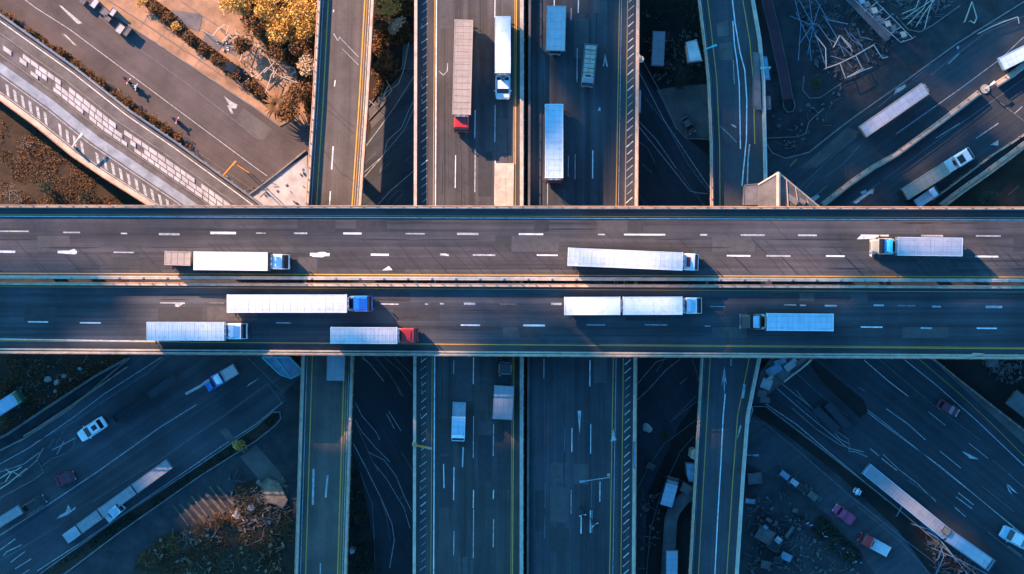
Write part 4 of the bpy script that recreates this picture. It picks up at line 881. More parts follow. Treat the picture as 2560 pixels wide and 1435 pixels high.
car('small dark car parked on the oval island between the ramps', (1708, 292), (1732, 332), 20, .15, 'p_brown')
car('black car half hidden in the planted strip of the sunny pavement', (562, 160), (606, 186), 26, .06, 'p_black')
car('tiny cream white van on the dark gutter of the lower right road', (2135, 1224), (2153, 1234), 13, .05, 'p_white', name='van', cat='van')
# lower right long convoy
semi('very long pale blue ribbed trailer, lower right road', (2166, 1172), (2366, 1335), 31, .03, [('box', 0, 258, dict(body='p_sky', roof='r_grey', h=3.2, ribs=.55))], G, 'trailer', 'trailer')
semi('cream white long trailer at the tail of the blue ribbed one', (2370, 1338), (2484, 1418), 33, .03, [('box', 0, 124, dict(body='p_grey', roof='r_lav', h=3.2, ribs=3)), ('cab', 126, 139, dict(col='p_grey', gap=.2, ws=.4))], G, 'trailer', 'trailer')
semi('pale blue box lorry on the narrow street right of the main road', (1665, 1264), (1684, 1196), 30, .03, [('box', 0, 56, dict(body='p_sky', roof='r_blue', h=2.8, ribs=3)), ('cab', 56, 72, dict(col='p_grey', gap=.1, ws=.4))], G, 'box_truck')
semi('dim teal box lorry at the bottom edge beside the grey walkway', (1679, 1450), (1680, 1376), 30, .03, [('box', 0, 74, dict(body='p_grey', roof='r_blue', h=2.6, ribs=1))], G, 'box_trailer', 'trailer')
semi('dim blue container trailer in the dark yard at the top right of the main road', (1644, 164), (1648, 78), 31, .03, [('box', 0, 86, dict(body='p_grey', roof='r_grey', h=2.6, ribs=2))], G, 'container_trailer', 'trailer')
for i, (A, B) in enumerate([((2040, 1022), (2100, 1082)), ((2070, 1010), (2128, 1074))]):
    semi(['black empty flat trailer nearest the traffic island, lower right', 'black empty flat trailer beside the wide lower right road'][i], A, B, 22, .04, [('flat', 0, 80, dict(m='p_black', z=1.2, sides=.5))], G, 'flat_trailer', 'trailer')
# motorbikes
def motorbike(label, A, B, col, z=.03, group='motorbikes'):
    r, L = vroot('motorbike', label, 'motorbike', A, B, z, group, 1)
    h = L/2
    for x in (-h+.35, h-.35):
        bm = NB(); tube(bm, (x, -.08, .34), (x, .08, .34), .34, 14); obj('wheel', bm, M['tyre'], r)
    bm = NB(); box(bm, -h*.45, h*.45, -.22, .22, .45, .95, .08); box(bm, h*.1, h*.5, -.26, .26, .8, 1.1, .08); obj('body', bm, M[col], r)
    bm = NB(); box(bm, -h*.6, 0, -.17, .17, .9, 1.0, .04); obj('seat', bm, M['p_black'], r)
    bm = NB(); tube(bm, (h*.42, -.42, 1.15), (h*.42, .42, 1.15), .035, 6); obj('handlebar', bm, M['steel'], r)
    for s in (-1, 1):
        bm = NB(); box(bm, h*.4, h*.55, s*.42-.12, s*.42+.12, 1.02, 1.25, .03); obj('mirror', bm, M['head'], r)
motorbike('red motorbike on the sunny upper left road, beside the planting strip', (425, 292), (450, 304), 'p_maroon')
motorbike('red and white motorbike, left one of the pair on the sunny road', (304, 190), (328, 208), 'p_maroon')
motorbike('grey blue motorbike, right one of the pair on the sunny road', (322, 212), (348, 220), 'p_sky')
motorbike('black motorbike on the right main carriageway near the bottom', (1452, 1266), (1458, 1296), 'p_black', ZN)
motorbike('black motorbike leaning by the double dash near the bottom', (1476, 1296), (1492, 1318), 'p_black', ZN)

# ------------------------------------------------------------------ plants
def leaves(bm, c, r, n, s, rd, flat=.7):
    lobes = [(Vector((rd.uniform(-.6, .6)*r, rd.uniform(-.6, .6)*r, rd.uniform(-.2, .5)*r*flat)), r*rd.uniform(.32, .62)) for _ in range(9)]
    for i in range(n):
        o, q = rd.choice(lobes)
        d = Vector((rd.gauss(0, 1), rd.gauss(0, 1), rd.gauss(0, 1)*flat)).normalized()*q*rd.uniform(.55, 1.08)
        p = c + o + d; a = Vector((rd.uniform(-1, 1), rd.uniform(-1, 1), rd.uniform(-.6, .6))).normalized()
        b = a.cross(Vector((rd.uniform(-1, 1), rd.uniform(-1, 1), rd.uniform(-1, 1)))).normalized(); k = s*rd.uniform(.6, 1.4)
        bm.faces.new([bm.verts.new(p + a*k), bm.verts.new(p + b*k*.55), bm.verts.new(p - a*k), bm.verts.new(p - b*k*.55)])
def tree(label, x, y, rpx, m, seed, h=3.2, n=900, group=None, name='tree', z=.05):
    rd = random.Random(seed); r = rpx*mpp(h); q = P(x, y, h); root = thing(name, label, 'tree' if name == 'tree' else 'shrub', (q.x, q.y, z), 0, group)
    bm = NB(); tube(bm, (0, 0, -.05), (rd.uniform(-.15, .15), rd.uniform(-.15, .15), h*.75), .16 if h > 2 else .07, 8, .08 if h > 2 else .03)
    for i in range(6):
        a = rd.uniform(0, 6.28); tube(bm, (0, 0, h*.45+i*.05*h), (math.cos(a)*r*.65, math.sin(a)*r*.65, h*.8+rd.uniform(0, .3)*h), .07 if h > 2 else .03, 5, .02)
    obj('trunk' if name == 'tree' else 'stem', bm, M['bark'], root)
    bm = NB(); leaves(bm, Vector((0, 0, h)), r, n, .17 if h > 2 else .12, rd); obj('crown' if name == 'tree' else 'foliage', bm, M[m], root)
    return root
T = 'golden trees on the sunny corner'
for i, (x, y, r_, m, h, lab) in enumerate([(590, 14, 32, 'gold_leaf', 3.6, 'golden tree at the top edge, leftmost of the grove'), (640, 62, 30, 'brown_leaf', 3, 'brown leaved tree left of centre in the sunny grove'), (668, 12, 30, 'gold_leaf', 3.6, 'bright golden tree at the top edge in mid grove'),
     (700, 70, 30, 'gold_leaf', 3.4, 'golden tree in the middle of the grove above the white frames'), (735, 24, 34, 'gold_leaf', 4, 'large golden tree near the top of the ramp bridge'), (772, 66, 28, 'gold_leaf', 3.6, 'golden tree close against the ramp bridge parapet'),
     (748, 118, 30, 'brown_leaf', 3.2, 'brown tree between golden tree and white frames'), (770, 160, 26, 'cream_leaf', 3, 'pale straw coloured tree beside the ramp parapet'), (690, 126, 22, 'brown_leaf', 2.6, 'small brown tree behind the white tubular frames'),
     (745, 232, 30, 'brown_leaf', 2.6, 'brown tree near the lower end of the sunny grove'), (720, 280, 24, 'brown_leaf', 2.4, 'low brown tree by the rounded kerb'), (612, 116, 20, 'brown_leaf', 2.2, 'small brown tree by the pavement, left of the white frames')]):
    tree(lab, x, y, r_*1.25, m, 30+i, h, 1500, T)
tree('golden green tree between ramp bridge and main road at the top edge', 975, 12, 34, 'gold_leaf', 61, 3.6, 1000)
tree('cream blossoming tree between ramp bridge and main road', 994, 66, 24, 'cream_leaf', 62, 3.2, 800)
tree('brown tree beside the ramp bridge, left of the cream tree', 948, 60, 24, 'brown_leaf', 63, 2.8, 800)
tree('dark brown tree below the cream tree by the kerb', 960, 150, 26, 'brown_leaf', 64, 2.6, 800)
hs = [(352, 4), (384, 24), (414, 44), (440, 66), (470, 92), (506, 120), (540, 148), (584, 186), (618, 212), (648, 232)]
for i, (x, y) in enumerate(hs): tree(['golden shrub at the top end of the pavement hedge', 'second shrub of the pavement hedge', 'third shrub of the pavement hedge', 'tall golden shrub at the hedge bend', 'fifth shrub of the hedge, just below the bend', 'shrub in mid pavement hedge',
     'shrub above the parked black car', 'shrub under the parked black car', 'last but one shrub of the pavement hedge', 'last shrub of the pavement hedge'][i], x, y, 15, 'gold_leaf' if i in (0, 3) else 'brown_leaf', 80+i, 1.2, 320, 'hedge shrubs on the sunny pavement', 'shrub')
vs_ = [(28, 44), (70, 76), (112, 108), (150, 132), (190, 160), (226, 184), (256, 208), (290, 234), (322, 254), (350, 280), (384, 300), (414, 320), (440, 346), (466, 374)]
for i, (x, y) in enumerate(vs_):
    tree('low brown shrub number %s from the upper end of the strip beside the raised promenade' % ['one', 'two', 'three', 'four', 'five', 'six', 'seven', 'eight', 'nine', 'ten', 'eleven', 'twelve', 'thirteen', 'fourteen'][i], x, y, 14+(i > 5)*4, 'brown_leaf', 120+i, .9, 300, 'shrubs between road and promenade', 'shrub')
for lab, x, y, r_, m, h in [('green shrub in the rounded bed of the upper right yard', 2036, 206, 20, 'green_leaf', 1.4), ('dark shrub left of the blue ramp bridge', 1716, 170, 30, 'dark_leaf', 1.8), ('dim dark shrub beside the black vehicle shed', 1700, 210, 20, 'dark_leaf', 1.2),
     ('golden shrub in the planted strip below the lower left road', 600, 1114, 17, 'gold_leaf', 1.4), ('dark bush on the verge at the far left under the highway', 60, 906, 14, 'dark_leaf', 1.2), ('dark green bush on dark ground right of the main road', 1662, 1088, 10, 'green_leaf', .9),
     ('rounded dark shrub by the excavation', 606, 1250, 34, 'dark_leaf', 1.6), ('large dark bush at the bottom edge, left one', 560, 1402, 36, 'dark_leaf', 2), ('large dark bush at the bottom edge, right one', 620, 1396, 36, 'dark_leaf', 2), ('dark bush at the bottom edge beside brown scrap', 500, 1424, 26, 'dark_leaf', 1.6),
     ('brown scrub on the lit ground, left one', 372, 1400, 26, 'brown_leaf', 1.0), ('brown scrub on the lit ground, middle one', 430, 1365, 28, 'brown_leaf', 1.0), ('brown scrub on the lit ground, right one', 500, 1320, 28, 'brown_leaf', 1.0), ('brown scrub close to the planks', 545, 1300, 20, 'brown_leaf', .9),
     ('dark shrub row end in the lower right yard', 2050, 1320, 18, 'dark_leaf', 1.0), ('dark shrub in the lower right yard beside the small posts', 2080, 1362, 20, 'dark_leaf', 1.0), ('dark shrub at the end of the lower right yard row', 2120, 1392, 18, 'dark_leaf', 1.0),
     ('dark shrub on the black verge below the main road', 905, 1300, 18, 'dark_leaf', 1.0), ('dark brown bush in the corner of dark earth, upper left', 120, 470, 24, 'dark_leaf', 1.2), ('second dark bush in the corner of dark earth, upper left', 210, 492, 20, 'dark_leaf', 1.0), ('dark bush on the far right corner under the barrier', 2470, 500, 26, 'dark_leaf', 1.4)]:
    tree(lab, x, y, r_, m, int(x*7+y), h, 500, None, 'shrub')
def bare(label, x, y, rpx, seed, m='pale_bark', n=9, h=1.4):
    rd = random.Random(seed); q = P(x, y, .5); root = thing('bare_shrub', label, 'shrub', (q.x, q.y, .03), 0, None); r = rpx*mpp(1)
    bm = NB()
    for i in range(n):
        a = 6.28*i/n + rd.uniform(-.3, .3); e = Vector((math.cos(a)*r*rd.uniform(.6, 1), math.sin(a)*r*rd.uniform(.6, 1), h*rd.uniform(.5, 1)))
        m_ = e*.5 + Vector((rd.uniform(-.2, .2), rd.uniform(-.2, .2), .2))*r*.4
        path_tube(bm, [Vector((0, 0, 0)), m_, e], .025, 4)
        for k in range(3): path_tube(bm, [m_.lerp(e, k/3), m_.lerp(e, k/3) + Vector((rd.uniform(-1, 1), rd.uniform(-1, 1), .2))*r*.28], .02, 4)
    obj('branch_cluster', bm, M[m], root)
for lab, x, y, r_ in [('white bare shrub in the lower left corner of dark earth', 22, 476, 30), ('small bare shrub just above the highway edge, far left', 46, 498, 16), ('pale bare shrub left of the raised promenade edge', 60, 360, 20), ('bare shrub amid the excavation scrap', 700, 1210, 24),
     ('bare twigs over the brown scrub', 470, 1345, 34), ('bare twigs at the edge of the excavation', 640, 1235, 26)]: bare(lab, x, y, r_, int(x+y))
# palm
q = P(690, 262, 2.6); root = thing('palm_tree', 'pale dry palm with radiating fronds by the rounded kerb', 'palm', (q.x, q.y, .05))
bm = NB(); tube(bm, (0, 0, -.05), (0, 0, 2.6), .16, 8, .12); obj('trunk', bm, M['bark'], root)
rd = random.Random(77)
for i in range(22):
    a = 6.28*i/22+rd.uniform(-.1, .1); L_ = rd.uniform(1.7, 2.5); bm = NB(); d = Vector((math.cos(a), math.sin(a), 0)); s = Vector((-d.y, d.x, 0))
    pr = None
    for k in range(6):
        t = k/5; c = d*L_*t + Vector((0, 0, 2.6+.5*math.sin(t*2.6)-.9*t*t)); wd = .15*math.sin(math.pi*min(1, t*.9+.1))+.01
        row = (bm.verts.new(c - s*wd), bm.verts.new(c + s*wd))
        if pr: bm.faces.new((pr[0], pr[1], row[1], row[0]))
        pr = row
    obj('frond', bm, M['brown_leaf'], root)

# ------------------------------------------------------------------ street furniture, frames, walls
def tubes_thing(name, label, cat, z, polylines, r=.06, m='whitebar', legs=True, group=None):
    x, y = polylines[0][0]; q = P(x, y, 0); root = thing(name, label, cat, q, 0, group); inv = -Vector(q)
    r *= .72
    for pl in polylines:
        zz = z; bm = NB(); w3 = [P(px_, py_, zz) for px_, py_ in pl]; path_tube(bm, w3, r, 6)
        if legs:
            for v in (w3[0], w3[-1]): tube(bm, (v.x, v.y, 0), v, r*.8, 5)
        fix(obj('tube_bar', bm, M[m], root), inv)
    return root
tubes_thing('tubular_frame', 'white bent tube frames between the sunny pavement and the grove, leftmost group', 'frame', 1.0, [[(548, 72), (560, 62), (572, 66), (566, 84), (582, 96), (596, 90), (588, 74)], [(590, 84), (618, 94), (600, 152)], [(598, 98), (638, 118), (610, 150)], [(506, 76), (532, 90), (548, 68)]], .08)
tubes_thing('tubular_frame', 'white crossing tube frames in the middle of the sunny pavement edge', 'frame', 1.2, [[(620, 90), (650, 116), (690, 150), (720, 186)], [(636, 122), (668, 140), (686, 178), (676, 190)], [(616, 152), (640, 110), (652, 118)], [(650, 150), (676, 118), (698, 128)], [(660, 182), (690, 152), (714, 122)], [(640, 196), (668, 168), (700, 190), (758, 212)], [(678, 190), (664, 232), (654, 234)], [(690, 160), (706, 164), (736, 170), (740, 180), (724, 186)]], .08)
tubes_thing('tubular_frame', 'thin pale tube frames over the brown soil near the ramp bridge', 'frame', 1.0, [[(700, 184), (712, 204), (744, 238)], [(712, 190), (738, 196), (744, 212), (728, 212)], [(700, 208), (720, 226), (760, 228)], [(742, 128), (758, 156), (768, 178)], [(668, 38), (694, 0)], [(726, 78), (748, 42)], [(640, 60), (670, 46), (650, 24)]], .06)
tubes_thing('bench_frame', 'white U shaped tube bench beside the black parked car', 'bench', .6, [[(618, 186), (596, 178), (592, 200), (604, 212), (622, 196)]], .07)
tubes_thing('tubular_frame', 'curved white handrail between ramp bridge and main road', 'frame', .9, [[(946, 264), (964, 232), (996, 210), (1010, 172), (1022, 108)], [(922, 250), (942, 268), (972, 212)], [(966, 200), (980, 226), (960, 250)]], .07)
F2 = 'pipe frames in the upper right yard'
tubes_thing('tubular_frame', 'bright pipe frame at the lower edge of the scaffold yard', 'frame', 1.6, [[(2062, 172), (2100, 158), (2140, 138), (2184, 112)], [(2100, 158), (2114, 196), (2158, 176)], [(2140, 140), (2158, 176), (2180, 168)], [(2184, 112), (2206, 146), (2220, 142)], [(2084, 118), (2100, 88), (2128, 116)], [(2100, 88), (2132, 128)], [(2066, 172), (2064, 120), (2040, 90)], [(2114, 196), (2160, 170)]], .11, group=F2)
tubes_thing('tubular_frame', 'dim blue tangled pipes left of the covered gangway', 'frame', 1.4, [[(1998, 0), (2030, 60), (2050, 120), (2062, 160)], [(2024, 0), (2032, 70), (2020, 130)], [(2050, 10), (2034, 60), (1998, 110)], [(1976, 40), (2020, 60), (2044, 60), (2080, 110)], [(2070, 96), (2110, 120), (2140, 150)], [(1990, 30), (2024, 104), (2028, 150)], [(2060, 40), (2090, 90), (2112, 140)], [(2112, 70), (2130, 100), (2150, 110), (2172, 150)], [(2126, 84), (2156, 116)], [(2078, 140), (2112, 150), (2130, 168)],
     [(1996, 150), (2002, 60), (1988, 0)], [(2040, 0), (2070, 50), (2120, 60)], [(2144, 70), (2150, 92), (2182, 100)]], .07, 'bluesheet', group=F2)
tubes_thing('tubular_frame', 'pale A shaped pipe frame near the top right kerb', 'frame', 1.4, [[(2412, 54), (2430, 4), (2442, 44), (2436, 58), (2426, 52)]], .12, group=F2)
tubes_thing('tubular_frame', 'sheaf of pale rods standing in the rounded bed at the top', 'frame', 1.4, [[(2262, 46), (2300, 20), (2330, 0)], [(2270, 60), (2310, 20), (2320, -6)], [(2290, 66), (2312, 30), (2336, 0)], [(2312, 70), (2320, 36), (2334, -6)], [(2256, 34), (2290, 20), (2300, -10)]], .09, group=F2)
tubes_thing('guard_rail', 'dim white curved rail at the top right corner of the road', 'rail', 1.0, [[(2446, 84), (2480, 66), (2510, 54), (2545, 42), (2548, 58)]], .1)
# covered gangway
root = thing('covered_gangway', 'long pale covered gangway sloping across the upper right yard', 'shelter', P(2200, 60, 0)); inv = -Vector(root.location)
bm = NB(); ribbon(bm, [(2080, -60), (2134, -4), (2200, 66), (2226, 92)], 34, 2.4, .18); fix(obj('roof', bm, M['concrete_dark'], root), inv)
bm = NB(); ribbon(bm, [(2082, -64), (2136, -8), (2202, 62), (2226, 90)], 12, 2.62, .12); ribbon(bm, [(2070, -48), (2124, 8), (2192, 78)], 2, 2.6, .1); fix(obj('ridge', bm, M['slab_dim'], root), inv)
for x, y in ((2100, -10), (2120, -40), (2170, 60), (2198, 36), (2216, 100), (2236, 84)):
    bm = NB(); q = P(x, y, 0); tube(bm, q, q + Vector((0, 0, 2.4)), .12, 8); fix(obj('post', bm, M['steel'], root), inv)
root = thing('glazed_shelter', 'steel shelter with broken pale panels beside the covered gangway', 'shelter', P(2210, 50, 0)); inv = -Vector(root.location)
bm = NB()
for a, b in (((2126, -10), (2200, 60)), ((2156, -30), (2226, 40)), ((2200, 60), (2252, 106)), ((2226, 40), (2282, 96)), ((2252, 106), (2282, 96)), ((2160, 30), (2192, 6)), ((2180, 44), (2210, 20)), ((2200, 60), (2226, 40)), ((2226, 84), (2254, 66))):
    tube(bm, P(*a, 2.9), P(*b, 2.9), .07, 5)
fix(obj('frame', bm, M['steel'], root), inv)
rd = random.Random(5)
for i in range(9):
    t = i/9; cx = 2150+rd.uniform(-8, 12)+110*t; cy = 0+95*t+rd.uniform(-6, 6); bm = NB()
    prism(bm, [P(cx+u, cy+v, 2.9)[:2] for u, v in ((-9, -6), (4, -9), (9, 4), (-4, 8))], 2.94+rd.uniform(0, .1), 3.06+rd.uniform(0, .1)); fix(obj('panel', bm, M[rd.choice(['slab_dim', 'concrete', 'bluesheet'])], root), inv)
for x, y in ((2130, 0), (2252, 106), (2280, 96), (2226, 40)):
    bm = NB(); q = P(x, y, 0); tube(bm, q, q + Vector((0, 0, 2.9)), .09, 6); fix(obj('post', bm, M['steel'], root), inv)
# plum roofed walkway with rounded end
root = thing('covered_walkway', 'narrow plum roofed walkway with rounded end, upper right yard', 'shelter', P(1945, 140, 0)); inv = -Vector(root.location)
bm = NB(); ribbon(bm, [(1890, -90), (1916, -4), (1934, 70), (1958, 180), (1970, 248)], 24, 2.2, .2); fix(obj('roof', bm, M['purple'], root), inv)
bm = NB(); ribbon(bm, [(1878, -86), (1904, -1), (1922, 73), (1946, 183), (1958, 250)], 2, 2.35, .12); ribbon(bm, [(1902, -93), (1928, -7), (1946, 67), (1970, 177), (1982, 246)], 2, 2.35, .12); fix(obj('gutter', bm, M['concrete_dark'], root), inv)
bm = NB(); ribbon(bm, [(1956, 252), (1960, 272), (1970, 281), (1982, 278), (1987, 266), (1983, 248)], 2, .02, .5); fix(obj('rounded_kerb', bm, M['kerb'], root), inv)
for x, y in ((1918, 40), (1944, 150), (1966, 240)):
    bm = NB(); q = P(x, y, 0); tube(bm, q, q + Vector((0, 0, 2.2)), .12, 8); fix(obj('post', bm, M['steel'], root), inv)
# barriers of the north-east roads
def wall(label, pts, wpx, h, m='concrete', cap=None, z=.02, name='concrete_barrier', posts=True):
    root = thing(name, label, 'barrier', P(pts[0][0], pts[0][1], 0)); inv = -Vector(root.location)
    bm = NB(); ribbon(bm, pts, wpx, z, h); fix(obj('wall', bm, M[m], root), inv)
    if cap: bm = NB(); ribbon(bm, offs(pts, wpx*.18), wpx*.3, z+h, .1); fix(obj('coping', bm, M[cap], root), inv)
    if posts: rail(root, inv, offs(pts, -wpx*.3), z+h, 30, .5, .05, 'rust', .06, n=1)
gB = [(2056, 512), (2120, 462), (2180, 420), (2240, 386), (2330, 320), (2400, 268), (2446, 232)]
wall('long tan concrete barrier between the two upper right roads', gB, 13, 1.1, 'concrete', 'p_tan')
wall('tan concrete barrier beyond the pale lamp base, running to the top right', [(2490, 212), (2530, 186), (2562, 160), (2760, 10)], 15, 1.2, 'concrete', 'p_tan')
wall('tan double barrier at the far right edge above the highway', [(2352, 514), (2400, 478), (2460, 436), (2520, 392), (2562, 360), (2760, 216)], 16, 1.3, 'concrete', 'rust')
wall('thin pale barrier inside the far right edge', [(2330, 500), (2400, 448), (2480, 388), (2540, 350), (2600, 310)], 4, .8, 'concrete')
wall('dark retaining wall beside the lower left verge', [(-60, 1122), (20, 1086), (106, 1028), (240, 940), (318, 897)], 5, 1.6, 'concrete_dark', posts=False, name='retaining_wall')
wall('brown timber edged kerb wall along the upper side of the lower left road', [(60, 1090), (90, 1072), (171, 1019), (240, 972), (320, 916)], 4, .5, 'wood', posts=False, name='low_wall')
wall('steel edge wall along the right side of the wide lower right road', [(2336, 900), (2440, 984), (2560, 1078), (2720, 1206)], 3, .9, 'concrete_dark')
# lamps
def lamp(label, x, y, x2, y2, h=6, m='steel', head='head', z=0, base=.25, r=.09):
    root = thing('street_lamp', label, 'lamp', P(x, y, h) - Vector((0, 0, h-z)), 0, None); inv = -Vector(root.location)
    a = P(x, y, h); b = P(x2, y2, h)
    bm = NB(); tube(bm, (a.x, a.y, z), (a.x, a.y, z+h), r*1.3, 8, r); fix(obj('post', bm, M[m], root), inv)
    bm = NB(); tube(bm, (a.x, a.y, z+h-.1), (b.x, b.y, z+h+.1), r*.8, 6); fix(obj('arm', bm, M[m], root), inv)
    d = (b-a).normalized(); ang = math.atan2(d.y, d.x)
    bm = NB(); box(bm, b.x-.42, b.x+.42, b.y-.16, b.y+.16, z+h+.02, z+h+.2, .04, rot=ang); fix(obj('lamp_head', bm, M[head], root), inv)
    bm = NB(); tube(bm, (a.x, a.y, z), (a.x, a.y, z+.25), base, 12); fix(obj('base', bm, M['concrete'], root), inv)
    return root
lamp('orange lamp with bent arm at the end of the sunny upper left road', 557, 440, 586, 408, 5, 'orange', 'orange', r=.13)
tubes_thing('sign_gantry', 'orange bar of the bent lamp pointing back over the road', 'gantry', 5, [[(588, 408), (604, 420), (622, 432)]], .12, 'orange')
lamp('short white lamp post on the raised promenade', 192, 370, 212, 343, 2.2, 'whitebar', z=ZB, r=.16)
lamp('teal lamp on the left parapet of the right ramp bridge', 1757, 133, 1776, 126, 3, 'teal', 'teal', z=ZR, r=.12)
lamp('teal lamp on the right parapet of the right ramp bridge', 1914, 178, 1896, 180, 3, 'teal', 'teal', z=ZR, r=.12)
lamp('orange lamp base on the outer parapet of the main road', 1596, 158, 1590, 150, 1.6, 'orange', 'concrete', z=ZN+.8, base=.5)
lamp('thin lamp arm over the right main carriageway near the bottom', 1520, 1184, 1452, 1194, 5, 'steel', 'bluesheet', z=ZN)
lamp('pale lamp with round base breaking the barrier at upper right', 2468, 220, 2482, 208, 2, 'whitebar', 'head', base=.7)
lamp('pale bent lamp beside the lower end of the right ramp bridge', 1882, 1022, 1872, 1054, 3, 'whitebar', 'concrete')
lamp('small blue lamp right of the ramp bridge in the lower yard', 1868, 1138, 1890, 1138, 3, 'bluesheet', 'bluesheet')
lamp('orange lamp on the west parapet of the main road below the highway', 1040, 1105, 1076, 1112, 2.2, 'orange', 'concrete', z=ZN, r=.2, base=.4)
# ------------------------------------------------------------------ cabinets, crates, huts
def hut(name, label, cat, px, z0, h, wall_m, roof_m, over=.12, group=None, top=.12):
    c = (sum(p[0] for p in px)/len(px), sum(p[1] for p in px)/len(px)); root = thing(name, label, cat, P(c[0], c[1], z0), 0, group); inv = -Vector(root.location)
    q = [P(x, y, z0+h) for x, y in px]; cc = sum(q, Vector())/len(q)
    bm = NB(); prism(bm, [(cc + (v-cc)*(1-over))[:2] for v in q], z0, z0+h); fix(obj('wall', bm, M[wall_m], root), inv)
    bm = NB(); prism(bm, [v[:2] for v in q], z0+h, z0+h+top); fix(obj('roof', bm, M[roof_m], root), inv)
    bm = NB()
    qq = [(cc + (v-cc)*.93) for v in q]
    for a, b in zip(qq, qq[1:]+qq[:1]): tube(bm, (a.x, a.y, z0+h+top+.02), (b.x, b.y, z0+h+top+.02), .045, 5)
    fix(obj('roof_edge', bm, M['concrete_dark'] if roof_m not in ('slab',) else M['slab_dim'], root), inv)
    return root
def rect(x, y, a, b, ang):
    c, s = math.cos(R(ang)), math.sin(R(ang)); return [(x+u*c-v*s, y+u*s+v*c) for u, v in ((-a/2, -b/2), (a/2, -b/2), (a/2, b/2), (-a/2, b/2))]
cg = 'pale cabinets on the sunny median'
for i, (x, y, a, b, lab) in enumerate([(206, 2, 18, 14, 'at the top edge'), (236, 8, 16, 24, 'second from the top, narrow'), (262, 30, 20, 18, 'with a grey top in the middle'), (282, 30, 14, 20, 'standing outermost from the road'), (268, 46, 18, 12, 'nearest the road, small'), (300, 72, 18, 24, 'wide, second from the lower end'), (318, 78, 12, 26, 'tall and thin at the lower end')]):
    hut('cabinet', 'pale metal cabinet on the sunny median, ' + lab, 'cabinet', rect(x, y, a, b, 36), .02, 1.1, 'slab_dim', 'slab' if i % 2 else 'slab_dim', .1, cg)
hut('signal_cabin', 'white glazed cabin clinging to the left side of the right ramp bridge', 'cabin', [(1714, 106), (1742, 98), (1756, 152), (1722, 156)], 3.0, 5.2, 'concrete_dark', 'slab')
hut('service_platform', 'long grey service platform along the right parapet of the right ramp bridge', 'platform', [(1882, 130), (1898, 132), (1904, 275), (1882, 272)], ZR, 1.0, 'concrete_dark', 'slab_dim')
hut('service_box', 'teal glazed box outside the right ramp bridge', 'box', [(1904, 140), (1918, 142), (1926, 200), (1908, 200)], ZR-2, 2.6, 'teal', 'bluesheet')
hut('service_box', 'grey white box outside the right ramp bridge, below the teal one', 'box', [(1910, 240), (1926, 240), (1928, 274), (1912, 275)], ZR-2, 2.4, 'concrete_dark', 'slab_dim')
hut('sign_board', 'pale blue panel hung on the outer parapet of the main road above the highway', 'panel', [(1596, 226), (1602, 226), (1601, 282), (1597, 282)], ZN-1, 2, 'bluesheet', 'bluesheet')
hut('sign_board', 'pale blue panel hung on the outer parapet of the main road below the highway', 'panel', [(1583, 1104), (1590, 1104), (1589, 1172), (1584, 1172)], ZN-1, 2, 'bluesheet', 'bluesheet')
hut('stair_tower', 'white panelled stair tower touching the highway, right of the ramp bridge', 'tower', [(1860, 462), (1898, 458), (1898, 514), (1858, 514)], 0, 11, 'concrete_dark', 'slab_dim')
root = thing('gabled_canopy', 'gabled canopy of dull panels with tan ribs beside the stair tower', 'canopy', P(1960, 480, 0)); inv = -Vector(root.location)
ap = P(1946, 432, 12.5); e1 = P(1896, 462, 11.2); e2 = P(2046, 516, 10.6); b1 = P(1896, 530, 11.2); b0 = P(1946, 530, 12.5); b2 = P(2060, 530, 10.6)
for a, b, c, d in ((e1, ap, b0, b1), (ap, e2, b2, b0)):
    bm = NB(); quadplate(bm, [a, b, c, d], .12); fix(obj('roof_panel', bm, M['concrete_dark'], root), inv)
bm = NB()
for a, b in ((e1, ap), (ap, e2)): tube(bm, a + Vector((0, 0, .16)), b + Vector((0, 0, .16)), .14, 6)
for t in (.2, .42, .66): tube(bm, ap.lerp(e2, t) + Vector((0, 0, .18)), b0.lerp(b2, t*1.1) + Vector((0, 0, .18)), .07, 5)
fix(obj('roof_rib', bm, M['concrete'], root), inv)
bm = NB(); tube(bm, ap + Vector((0, 0, .2)), b0 + Vector((0, 0, .2)), .3, 8); fix(obj('ridge_beam', bm, M['concrete'], root), inv)
for v in (e1, ap, e2):
    bm = NB(); tube(bm, (v.x, v.y, 0), v, .25, 8); fix(obj('column', bm, M['concrete_dark'], root), inv)
for i, (x, y, a, b, g) in enumerate([(1980, 498, 34, 14, 36), (1966, 478, 18, 10, 30), (2006, 502, 20, 10, 30)]):
    bm = NB(); q = [P(*p, 12.2)[:2] for p in rect(x, y, a, b, g)]; prism(bm, q, 12.15-.25*i, 12.25-.25*i); fix(obj('roof_patch', bm, M['slab_dim'], root), inv)
# glazed roof corner below the highway
root = thing('glazed_kiosk', 'blue glazed kiosk roof under the lower highway edge, left of the ramp', 'kiosk', P(700, 920, 0)); inv = -Vector(root.location)
kk = [(655, 893), (724, 893), (760, 930), (728, 946), (700, 936)]
bm = NB(); prism(bm, [P(x, y, 6)[:2] for x, y in [(668, 897), (720, 897), (748, 928), (726, 938), (704, 930)]], 0, 5.8); fix(obj('wall', bm, M['concrete_dark'], root), inv)
bm = NB(); prism(bm, [P(x, y, 6)[:2] for x, y in kk], 5.8, 6.0); fix(obj('roof', bm, M['bluesheet'], root), inv)
bm = NB()
for a, b in zip(kk, kk[1:]+kk[:1]): tube(bm, P(*a, 6.05), P(*b, 6.05), .12, 6)
tube(bm, P(688, 893, 6.08), P(728, 946, 6.08), .08, 6); fix(obj('frame', bm, M['teal'], root), inv)
hut('roof_block', 'tan and grey paved terrace corner below the highway right of the ramp', 'terrace', [(1888, 985), (1900, 930), (1925, 897), (2028, 897), (1960, 955), (1915, 990)], 0, 3, 'concrete_dark', 'concrete_dark')
rd = random.Random(31)
